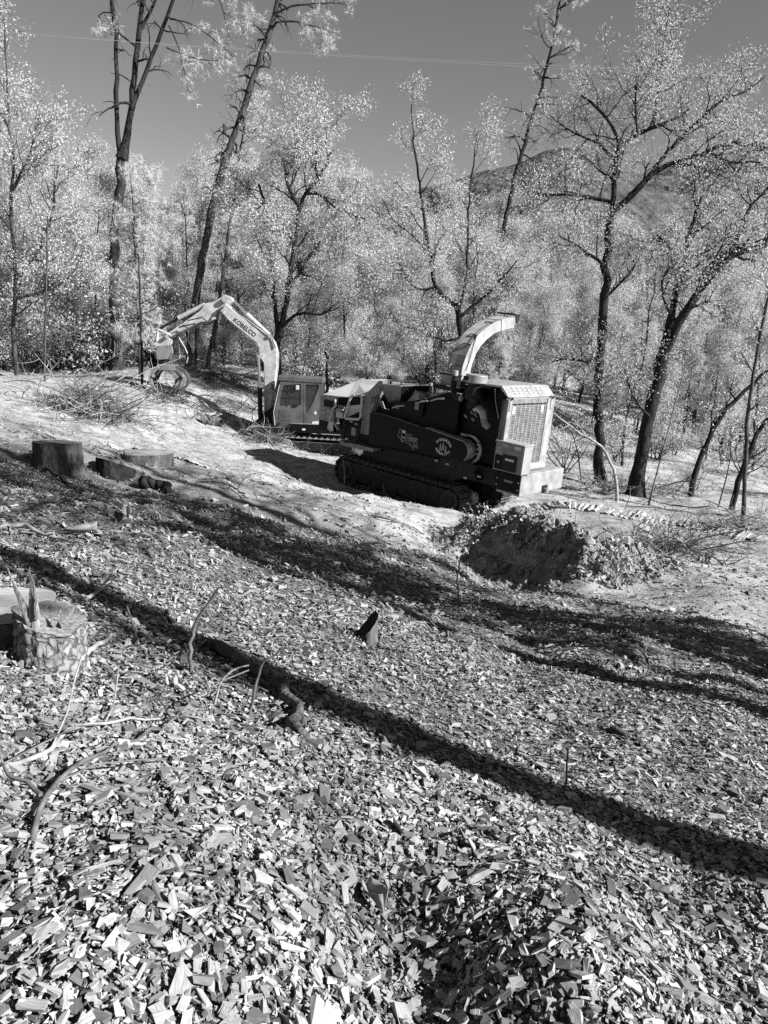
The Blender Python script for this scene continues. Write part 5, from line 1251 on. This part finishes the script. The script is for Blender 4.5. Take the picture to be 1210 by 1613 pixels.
# broken foreground stump with a splintered hinge
p = G(18, 1000); stump('tree_stump', 'wide pale sawn stump at the left edge, behind the splintered one', p, 0.27, 0.17, M_STUMP, M_CUT, 16, -0.03, 0.02, 0.1)
p = G(84, 1046)
bs = stump('broken_stump', 'sawn foreground stump with blocky bark and upright splinters at the left edge', p, 0.165, 0.26, M_BLOCK, M_SPLIT, 15, -0.25, 0.10, 0.16, blocks=0.28)
def splinter(par, base, tops, mat):
    rr = np.random.default_rng(5)
    for k, (b, tp, w) in enumerate(tops):
        b, tp = np.array(b), np.array(tp); n = 16; b2 = MB(); rows = []
        ref = np.array([0.2, -1, 0.1])
        for i in range(n):
            f = i / (n - 1); c = b + (tp - b) * f + np.array([rr.normal(0, .002), rr.normal(0, .002), 0]); d = nrm(tp - b); u = nrm(np.cross(d, ref)); v = np.cross(d, u)
            ww = w * (1 - f ** 1.6) * (1 - .25 * f) + 0.002
            rows.append([c + u * ww * math.cos(a) * rr.uniform(.93, 1.07) + v * ww * .6 * math.sin(a) * rr.uniform(.93, 1.07) for a in np.linspace(0, 2 * math.pi, 7, endpoint=False)])
        vs = [q for r_ in rows for q in r_]; fs = [(i * 7 + j, i * 7 + (j + 1) % 7, i * 7 + 7 + (j + 1) % 7, i * 7 + 7 + j) for i in range(n - 1) for j in range(7)]
        b2.add(vs, fs).build('splinter', mat, par, smooth=True)
def rel(px, py, Y): return W(px, py, Y) - p
_Yf = p[1] - 0.15
splinter(bs, None, [(rel(64, 1078, _Yf), rel(52, 930, _Yf + .02), .040)], M_SPLIT)
_sp = [(rel(50, 985, _Yf + .02), rel(9, 890, _Yf + .04), .018), (rel(54, 985, _Yf + .02), rel(47, 892, _Yf + .04), .020), (rel(60, 975, _Yf), rel(52, 912, _Yf), .012),
       (rel(100, 985, _Yf + .06), rel(118, 955, _Yf + .1), .012), (rel(84, 985, _Yf + .05), rel(96, 960, _Yf + .08), .012), (rel(46, 990, _Yf + .03), rel(30, 945, _Yf + .04), .010)]
splinter(bs, None, _sp, M_SPLIT)

def stick(name, label, pts, r0, r1, mat=M_STICK, Y=None, grounded=(True, False), cat='stick', twigs=0, seed=1, rough=0.09, lift=0.01, lie=False, group=None):
    """a bent stick; lying ones follow the ground, standing ones rise from it"""
    if lie:
        P = np.array([G(*q[:2]) + np.array([0, 0, (q[2] if len(q) > 2 else lift)]) for q in pts])
    else:
        b = G(*pts[0]); b[2] -= 0.03; P = np.array([b] + [W(q[0], q[1], b[1] + (q[2] if len(q) > 2 else 0)) for q in pts[1:]])
    T = Tree(seed); a = T.limb(P, r0, r1, 8, max(0.03, np.linalg.norm(P[-1] - P[0]) / 14), rough)
    for k in range(twigs):
        i = T.r.integers(2, len(a[0]) - 1); T.branch(a[0][i], side_dir(nrm(a[0][i] - a[0][i - 1]), rad(40), T.r), T.r.uniform(.05, .16) * max(1, P[0][1] / 4), r1 * .8, 1, 1, 0.35, -0.15)
    Qe, Re = a
    for e, d_ in ((0, Qe[0] - Qe[1]), (-1, Qe[-1] - Qe[-2])):       # rounded ends
        c_ = Qe[e]; d_ = nrm(d_) * Re[e]; T.w.tube(np.array([c_ - d_ * .02, c_ + d_ * .10, c_ + d_ * .14]), np.array([Re[e] * 1.0, Re[e] * .8, 0.0005]), 8)
    me = T.w.mesh(name, mat); me.transform(Matrix.Translation(-Vector(P[0].tolist())))
    return tag(obj(name, me, None, P[0]), label, cat, group)
stick('twig', 'thin upright bent twig standing in the chips near the buried root', [(300, 1062), (300, 1020), (306, 985), (322, 955), (345, 925)], 0.016, 0.007, M_STICKD, seed=21)
stick('twig', 'short dark upright twig left of the taller bent twig', [(218, 1022), (212, 985), (200, 955)], 0.009, 0.005, M_STICKD, seed=22)
stick('twig', 'pale upright twig with dark tip beside the buried root', [(393, 1128), (402, 1080), (415, 1045), (446, 1018)], 0.011, 0.006, M_STICKD, seed=23)
stick('twig', 'forked low twig leaning over the buried root', [(335, 1112), (350, 1068), (372, 1052), (392, 1048)], 0.010, 0.005, M_STICK, seed=24)
stick('twig', 'thin straight twig standing in the lower shadow band', [(889, 1256), (892, 1215), (895, 1178)], 0.008, 0.005, M_STICKD, seed=25)
stick('twig', 'upright dark twig in front of the spoil mound', [(724, 945), (720, 910), (724, 882)], 0.014, 0.008, M_STICKD, seed=26)
stick('fallen_branch', 'long pale curved branch lying at the lower left edge', [(-20, 1222), (40, 1214, .03), (85, 1200, .05), (120, 1165, .06), (165, 1150, .05), (240, 1147, .04), (255, 1140, .02)], 0.013, 0.005, M_STICK, seed=27, lie=True, cat='branch', twigs=5, rough=.16)
stick('fallen_branch', 'bent branch running from the lower left corner toward the root', [(50, 1360), (58, 1325, .05), (68, 1285, .06), (100, 1245, .06), (160, 1205, .05), (230, 1175, .05), (305, 1132, .04)], 0.013, 0.005, M_STICKD, seed=28, lie=True, cat='branch', twigs=6, rough=.16)
stick('fallen_branch', 'dark side fork joining the bent branch at the left edge', [(66, 1282, .06), (40, 1255, .07), (0, 1235, .06), (-30, 1210, .03)], 0.010, 0.005, M_STICKD, seed=29, lie=True, cat='branch', twigs=3, rough=.16)
stick('fallen_branch', 'grey branch across the left edge below the shadow band', [(-10, 835), (40, 838, .06), (70, 850, .05), (110, 858, .03)], 0.025, 0.014, M_STICK, seed=30, lie=True, cat='branch')
stick('fallen_branch', 'thin branch lying right of the three left stumps', [(310, 760), (335, 763, .05), (365, 770, .06), (392, 790, .03)], 0.028, 0.012, M_STICKD, seed=31, lie=True, cat='branch', twigs=3)
stick('fallen_branch', 'short branch leaning on the largest stump', [(52, 736, .10), (75, 748, .10), (105, 766, .04)], 0.04, 0.025, M_BARKM, seed=32, lie=True, cat='branch')
stick('fallen_branch', 'pale stick wedged beside the broken foreground stump', [(128, 1048, .02), (150, 1030, .05), (180, 1006, .03)], 0.020, 0.013, M_STICK, seed=33, lie=True, cat='branch')
stick('fallen_branch', 'forked pale stick behind the broken stump', [(135, 952, .03), (155, 944, .05), (175, 933, .06), (200, 940, .03)], 0.018, 0.009, M_STICK, seed=34, lie=True, cat='branch', twigs=3)
stick('fallen_branch', 'split dark slab of wood in the right foreground shadow', [(965, 1158, .02), (985, 1168, .03), (1010, 1176, .01)], 0.035, 0.022, M_BARKM, seed=35, lie=True, cat='branch')
stick('fallen_branch', 'crooked pale stick lying at the foot of the spoil mound', [(796, 893, .04), (830, 896, .06), (838, 902, .05), (856, 890, .10)], 0.016, 0.010, M_STICK, seed=36, lie=True, cat='branch')
stick('fallen_branch', 'long thin branch in front of the tread marks at right', [(985, 800, .05), (1030, 803, .06), (1100, 812, .05), (1150, 813, .03)], 0.03, 0.012, M_STICKD, seed=37, lie=True, cat='branch', twigs=5)
stick('fallen_branch', 'long stick lying across the mid shadow band', [(585, 815, .03), (620, 828, .05), (655, 838, .05), (668, 846, .02)], 0.02, 0.012, M_STICKD, seed=38, lie=True, cat='branch')
stick('fallen_branch', 'curved grey stick near the chipper track', [(740, 860, .03), (770, 845, .2), (800, 822, .30)], 0.014, 0.008, M_STICK, seed=39, lie=True, cat='branch')
stick('buried_root', 'thick dark buried root curving out of the chips at centre left', [(300, 1002, -.02), (335, 1022, .05), (365, 1048, .07), (405, 1068, .06), (440, 1092, .07), (462, 1130, .07), (480, 1165, .05), (500, 1200, -.02)], 0.046, 0.030, M_STUMP, seed=40, lie=True, cat='root', rough=0.12)
stick('cut_log', 'charred log piece lying right of the dark slanted stump', [(222, 768, .08), (245, 772, .09), (268, 780, .06)], 0.15, 0.12, M_CHAR, seed=41, lie=True, cat='log')
stick('cut_log', 'short pale-ended log round lying below the boom', [(318, 668, .14), (345, 672, .14)], 0.23, 0.22, M_STUMP, seed=42, lie=True, cat='log')
stick('dead_branch', 'bare pale branch arching down behind the radiator end of the chipper', [(972, 790), (972, 760), (966, 735), (950, 705), (925, 688), (895, 668), (872, 650)], 0.06, 0.025, M_STICK, seed=43, cat='branch', twigs=9)
stick('dead_branch', 'thin bare stem standing between the chipper and the big oak', [(915, 760), (912, 720), (905, 690), (893, 668)], 0.03, 0.015, M_STICKD, seed=44, cat='branch', twigs=6)
stick('dead_snag', 'short burnt snag beside the pole-like sapling', [(58, 590), (59, 575), (61, 562)], 0.10, 0.06, M_CHAR, seed=45, cat='tree')
for i, (a, b) in enumerate((((542, 770), (540, 722)), ((605, 782), (602, 762)), ((650, 790), (646, 768)))):
    stick('twig', 'bare twig in front of the chipper track, %s from the left' % ORD[i], [a, ((a[0] + b[0]) / 2 + 2, (a[1] + b[1]) / 2), b], 0.016, 0.008, M_STICK, seed=46 + i, group='twigs by the track')

def brush(name, label, px, py, wx, wy, n, h, seed, mat_a, mat_b, Ls=(0.8, 2.2), ntw=160):
    c = G(px, py); r = np.random.default_rng(seed); t = thing(name, label, 'brush pile', c)
    for k in range(n):
        T = Tree(seed * 100 + k); a = r.uniform(0, 6.28); L = r.uniform(*Ls)
        s = np.array([r.normal(0, wx * .4), r.normal(0, wy * .4), 0]); s[2] = gz1(c[0] + s[0], c[1] + s[1]) - c[2] + r.uniform(0.02, h * .6)
        d = nrm(np.array([math.cos(a), math.sin(a) * .7, r.uniform(-.1, .5)])); P = [s]
        for q in range(7): d = nrm(d + r.normal(0, .14, 3) + [0, 0, -.05]); P.append(P[-1] + d * L / 7)
        P = np.array(P); gzz = gz(c[0] + P[:, 0], c[1] + P[:, 1]) - c[2]; P[:, 2] = np.maximum(P[:, 2], gzz + .01)
        rr0 = r.uniform(.010, .032); q = T.limb(P, rr0, rr0 * .4, 5, 0.15, .01); T.sprout(q, 4, .3, 1, L * .25, 1)
        obj('branch', T.w.mesh('branch', mat_a if r.uniform() < .6 else mat_b), t)
    T = Tree(seed)
    S = np.stack([r.normal(0, wx * .45, ntw), r.normal(0, wy * .45, ntw), np.zeros(ntw)], -1)
    S[:, 2] = gz(c[0] + S[:, 0], c[1] + S[:, 1]) - c[2] + r.uniform(0, 1, ntw) * h * np.exp(-(S[:, 0] / wx) ** 2 * 2)
    for s in S:
        T.branch(s, nrm(r.normal(0, 1, 3) * [1, 1, .4]), r.uniform(.25, .8), r.uniform(.006, .012), 1, 2, .3, 0, (2, 2))
    o = obj('twigs', T.w.mesh('twigs', mat_b), t); o['kind'] = 'stuff'
    return t
brush('brush_pile', 'tangled pile of cut branches on the left, under the bare sapling', 150, 655, 1.5, 1.0, 75, 1.0, 61, M_STICK, M_STICKD, (1.0, 2.8), 300)
brush('brush_pile', 'low scatter of brush below the excavator boom', 300, 640, 2.2, 1.4, 16, 0.3, 62, M_STICKD, M_BARKM, (.8, 1.8), 170)
brush('brush_pile', 'loose brush lying right of the spoil mound', 1045, 868, 1.1, 0.9, 26, 0.35, 63, M_STICK, M_STICKD, (.8, 1.9), 170)
brush('brush_pile', 'brush in front of the excavator track', 425, 698, 1.4, 0.5, 12, 0.35, 64, M_STICK, M_STICKD, (.5, 1.3), 80)
brush('brush_pile', 'brush around the feet of the right oaks', 990, 770, 2.4, 1.2, 20, 0.4, 65, M_STICKD, M_STICK, (.8, 2.0), 200)
brush('brush_pile', 'dark brush patch behind the hanging grapple', 340, 600, 2.6, 1.4, 18, 0.5, 66, M_STICKD, M_BARKM, (1.0, 2.4), 220)
brush('brush_pile', 'brush on the ground at the right edge', 1180, 830, 1.6, .9, 12, .3, 67, M_STICKD, M_STICK, (.8, 1.8), 120)

def clod(name, label, px, py, r, seed, mat, cat, sq=(1, 1, .8), sink=.3):
    c = G(px, py); n1, n2 = 14, 20; t = np.linspace(0, math.pi, n1); a = np.linspace(0, 2 * math.pi, n2, endpoint=False)
    A, T_ = np.meshgrid(a, t); k = 1 + 0.5 * fbm(np.cos(A) * 1.5 * np.sin(T_) + 5, np.sin(A) * 1.5 * np.sin(T_) + T_, seed, 3)
    V = np.stack([np.sin(T_) * np.cos(A) * k * sq[0], np.sin(T_) * np.sin(A) * k * sq[1], np.cos(T_) * k * sq[2]], -1) * r
    i = np.arange(n1 * n2).reshape(n1, n2); j = np.roll(i, -1, 1)
    V[..., 2] += r * (1 - sink)
    return tag(obj(name, mesh_np(name, V.reshape(-1, 3), np.stack([i[:-1], i[1:], j[1:], j[:-1]], -1).reshape(-1, 4), mat, False), None, c), label, cat)
clod('rock', 'pale angular rock at the right end of the chipper track', 738, 797, 0.26, 71, M_CUT, 'rock')
clod('rock', 'smaller pale clod left of the angular rock', 702, 797, 0.17, 72, M_PALE, 'rock')
for i, q in enumerate(((792, 826), (815, 822), (880, 838), (905, 842), (925, 862), (945, 900), (960, 880))):
    clod('dirt_clod', 'crumbling dirt clod on the spoil mound crest, %s from the left' % ORD[i], q[0], q[1], 0.08 + .03 * (i % 3), 73 + i, M_DIRT, 'dirt clod')['group'] = 'clods on the spoil mound'

# the spoil mound itself, a crumbly skin over the ridge
_s, _q = np.meshgrid(np.linspace(-0.35, 1.30, 190), np.linspace(-1.25, 2.0, 170))
_mx = _m0[0] + _md[0] * _s * _mL + _mn[0] * _q; _my = _m0[1] + _md[1] * _s * _mL + _mn[1] * _q
_mw = np.clip((mound(_mx, _my) - 0.04) / 0.2, 0, 1) + np.exp(-((_q + .75) / .45) ** 2) * np.clip((_s + .2) / .3, 0, 1) * np.clip((1.15 - _s) / .2, 0, 1)
_mw = np.clip(_mw, 0, 1)
_nz = 0.16 * np.abs(fbm(_mx * 5, _my * 5, 31, 5)) + 0.06 * np.abs(fbm(_mx * 16, _my * 16, 32, 3)) + 0.05 * (vn(_mx * 11, _my * 11, 33) > .15)
_mz = gz(_mx, _my) - 0.05 * (1 - _mw) + _mw * (0.01 + _nz)
_i = np.arange(_mx.size).reshape(_mx.shape)
_jx = _mx + _mw * .05 * fbm(_mx * 9, _my * 9, 34, 3)
_mo = np.array([_m0[0], _m0[1], gz1(*_m0)])
tag(obj('spoil_mound', mesh_np('spoil_mound', np.stack([_jx, _my, _mz], -1).reshape(-1, 3) - _mo, np.stack([_i[:-1, :-1], _i[:-1, 1:], _i[1:, 1:], _i[1:, :-1]], -1).reshape(-1, 4), M_DIRT, False), None, _mo),
    'heap of dug earth with a dark shaded face, below the chipper', 'earth mound')

# tread marks pressed by the crawler tracks
def treads(pts, wd, n, seed, hk=1.0):
    r = np.random.default_rng(seed); b = MB()
    P = np.array([G(*q) for q in pts]); P = resample(P, 0.3); d = np.concatenate([[0], np.cumsum(np.linalg.norm(np.diff(P, axis=0), axis=1))])
    for k in range(n):
        s = d[-1] * np.clip((k + .5 + r.normal(0, .14)) / n, 0, 1); c = np.array([np.interp(s, d, P[:, q]) for q in range(3)]); i = min(int(np.searchsorted(d, s)), len(P) - 1); t = nrm((P[i] - P[i - 1]) * [1, 1, 0]); nn = np.array([-t[1], t[0], 0])
        prof_ = [(-.09, -.05), (-.055, .045), (.0, .07), (.05, .01), (.09, -.05)]
        rings = []; uu = np.array([-.5, -.25, 0, .25, .5]); gg = gz(c[0] + nn[0] * uu * wd, c[1] + nn[1] * uu * wd) - c[2]
        for u, g_ in zip(uu, gg):
            rings.append([c + nn * u * wd + t * (q[0] + r.normal(0, .012)) + np.array([0, 0, q[1] * hk + r.normal(0, .012) + g_]) for q in prof_])
        vs = [q for R_ in rings for q in R_]; fs = [(a * 5 + e, a * 5 + e + 1, a * 5 + 6 + e, a * 5 + 5 + e) for a in range(4) for e in range(4)]
        b.add(vs, fs)
    o = b.build('tread_marks', M_DUST); return tag(o, 'row of ridges pressed into the dirt by crawler tracks', kind='structure')
treads([(335, 738), (290, 724), (240, 712), (170, 700)], 0.45, 42, 83, 0.45)
treads([(320, 760), (420, 762), (520, 775), (600, 792)], 0.45, 36, 84, 0.4)
treads([(838, 800), (900, 796), (945, 800)], 0.55, 13, 81, 0.7)
treads([(950, 806), (1010, 818), (1090, 832), (1180, 846), (1260, 860)], 0.5, 34, 82, 0.65)

# dry curled leaves on the chips
def curl(label, px, py, L, wd, yaw, seed, up=.05):
    c = G(px, py); r = np.random.default_rng(seed); n, m = 9, 5; V = []
    for i in range(n):
        u = i / (n - 1)
        for j in range(m):
            v = j / (m - 1) - .5; w = wd * math.sin(math.pi * min(.97, u * .85 + .1)) ** .7
            V.append((u * L - L / 2, v * w, up * abs(v) * 2 * (.6 + u) + .25 * L * (u - .5) ** 2 + r.normal(0, .002)))
    V = np.array(V); cs, sn = math.cos(yaw), math.sin(yaw); V[:, :2] = V[:, :2] @ np.array([[cs, sn], [-sn, cs]])
    F = np.array([(i * m + j, i * m + j + 1, i * m + m + j + 1, i * m + m + j) for i in range(n - 1) for j in range(m - 1)])
    o = tag(obj('dry_leaf', mesh_np('dry_leaf', V, F, M_STICK, True), None, c + np.array([0, 0, .05])), label, 'leaf')
    s = o.modifiers.new('solid', 'SOLIDIFY'); s.thickness = .002
    return o
curl('large curled dry leaf lying in the foreground hollow', 588, 1445, 0.15, 0.075, -1.1, 91)
curl('pale star-shaped dry leaf lying near the left shadow band', 128, 848, 0.26, 0.13, .3, 92)
curl('pale dry leaf lying below the left stumps', 200, 820, 0.26, 0.10, 1.9, 93)
curl('dry leaf on the chips at the lower left corner', 48, 1540, .05, .03, .7, 94, .012)

# a little more life on the excavator cab
B().tube([Q(433, 670, 26.08), Q(431, 650, 26.08), Q(436, 625, 26.08), Q(440, 606, 26.08)], 0.018, 6).build('grab_rail', M_PALE, EX, smooth=True)
B().tube([Q(436, 622, 26.0), Q(430, 616, 25.9), Q(430, 608, 25.9)], 0.014, 6).build('mirror_arm', M_DARK, EX)
eprism('mirror', [(427, 604), (433, 604), (433, 614), (427, 614)], 25.86, 25.9, M_DARK, 0.01)
for k in range(3): B().tube([Q(512 + 6 * k, 676, 26.3), Q(514 + 6 * k, 655, 26.25), Q(518 + 5 * k, 640, 26.3)], 0.02, 6).build('hose', M_RUBBER, EX)

# small green sprouts by the mound
for i, (px, py) in enumerate(((752, 868), (785, 850), (972, 908))):
    c = G(px, py); T = Tree(95 + i)
    for k in range(6): T.branch(np.array([0, 0, 0.]), nrm(T.r.normal(0, 1, 3) + [0, 0, 1.5]), .17, .004, 1, 2, .25, .05, (4, 4))
    t = thing('sprout', ['leafy sprout at the lower left of the spoil mound', 'leafy sprout in the middle of the dark mound face', 'leafy sprout at the right foot of the spoil mound'][i], 'plant', c)
    obj('stem', T.w.mesh('stem', M_STICKD), t); v, f = T.leaves(9, .05, .03); obj('foliage', mesh_np('foliage', v, f, M_LEAF), t)

# two power wires across the sky
for i, (a, b, lb) in enumerate((((-400, 16), (1700, 128), 'upper of two thin pale wires crossing the sky'), ((-400, 14), (1700, 136), 'lower of two thin pale wires crossing the sky'))):
    p0, p1 = W(a[0], a[1], 19), W(b[0], b[1], 17); P = np.array([p0 + (p1 - p0) * t + np.array([0, 0, -.25 * (1 - (2 * t - 1) ** 2)]) for t in np.linspace(0, 1, 40)])
    w = Wood(); w.tube(P, np.full(40, 0.0022), 5); tag(obj('power_wire', w.mesh('power_wire', M_WIRE)), lb, 'wire', 'power wires')

# ------------------------------------------------------------------ sub-parts go under the part they sit on
def nest(root, parent_name, *names, near=None):
    ps = [c for c in root.children if c.name.split('.')[0] == parent_name]
    if not ps: return
    for c in list(root.children):
        if c.name.split('.')[0] in names and c not in ps and c.type == 'MESH':
            if near is None: p = ps[0]
            else:
                def cen(o): return sum((Vector(b) for b in o.bound_box), Vector()) / 8
                if near and (cen(c) - Vector((near[0], near[1], near[2]))).length > near[3]: continue
                p = min(ps, key=lambda q: (cen(q) - cen(c)).length)
            c.parent = p
nest(CH, 'control_cabinet', 'cabinet_lid', 'cabinet_side', 'cabinet_door', 'cabinet_panel')
nest(CH, 'control_cabinet', 'decal', near=(0.28, 0, Z(-1.55), .55))
nest(CH, 'radiator_housing', 'corner_post', 'top_rail', 'grille_backing', 'radiator_grille', 'hinge', 'lifting_ring')
nest(CH, 'radiator_housing', 'decal', near=(0.05, 1.2, Z(-0.9), 1.2))
nest(CH, 'tool_box', 'bolt', near=(0.3, 0, Z(-2.2), .5))
nest(CH, 'belt_guard', 'emblem', 'emblem_hat', 'emblem_face', 'lettering', 'fir_emblem', 'belt_guard_rim', near=())
nest(CH, 'discharge_chute', 'chute_seam', 'latch', near=(-2.1, 1.3, Z(0.9), 1.5))
nest(CH, 'bumper', 'bumper_notch_plate', 'tow_eye')
nest(CH, 'operator_panel', 'panel_window'); nest(CH, 'operator_panel', 'decal', near=(-5.9, 0, Z(-1.5), .6))
nest(EX, 'boom', 'lettering'); nest(EX, 'cab_door', 'door_window', 'door_panel', 'door_handle', 'window_guard_bar', 'round_cap'); nest(EX, 'cab_side', 'rear_window')
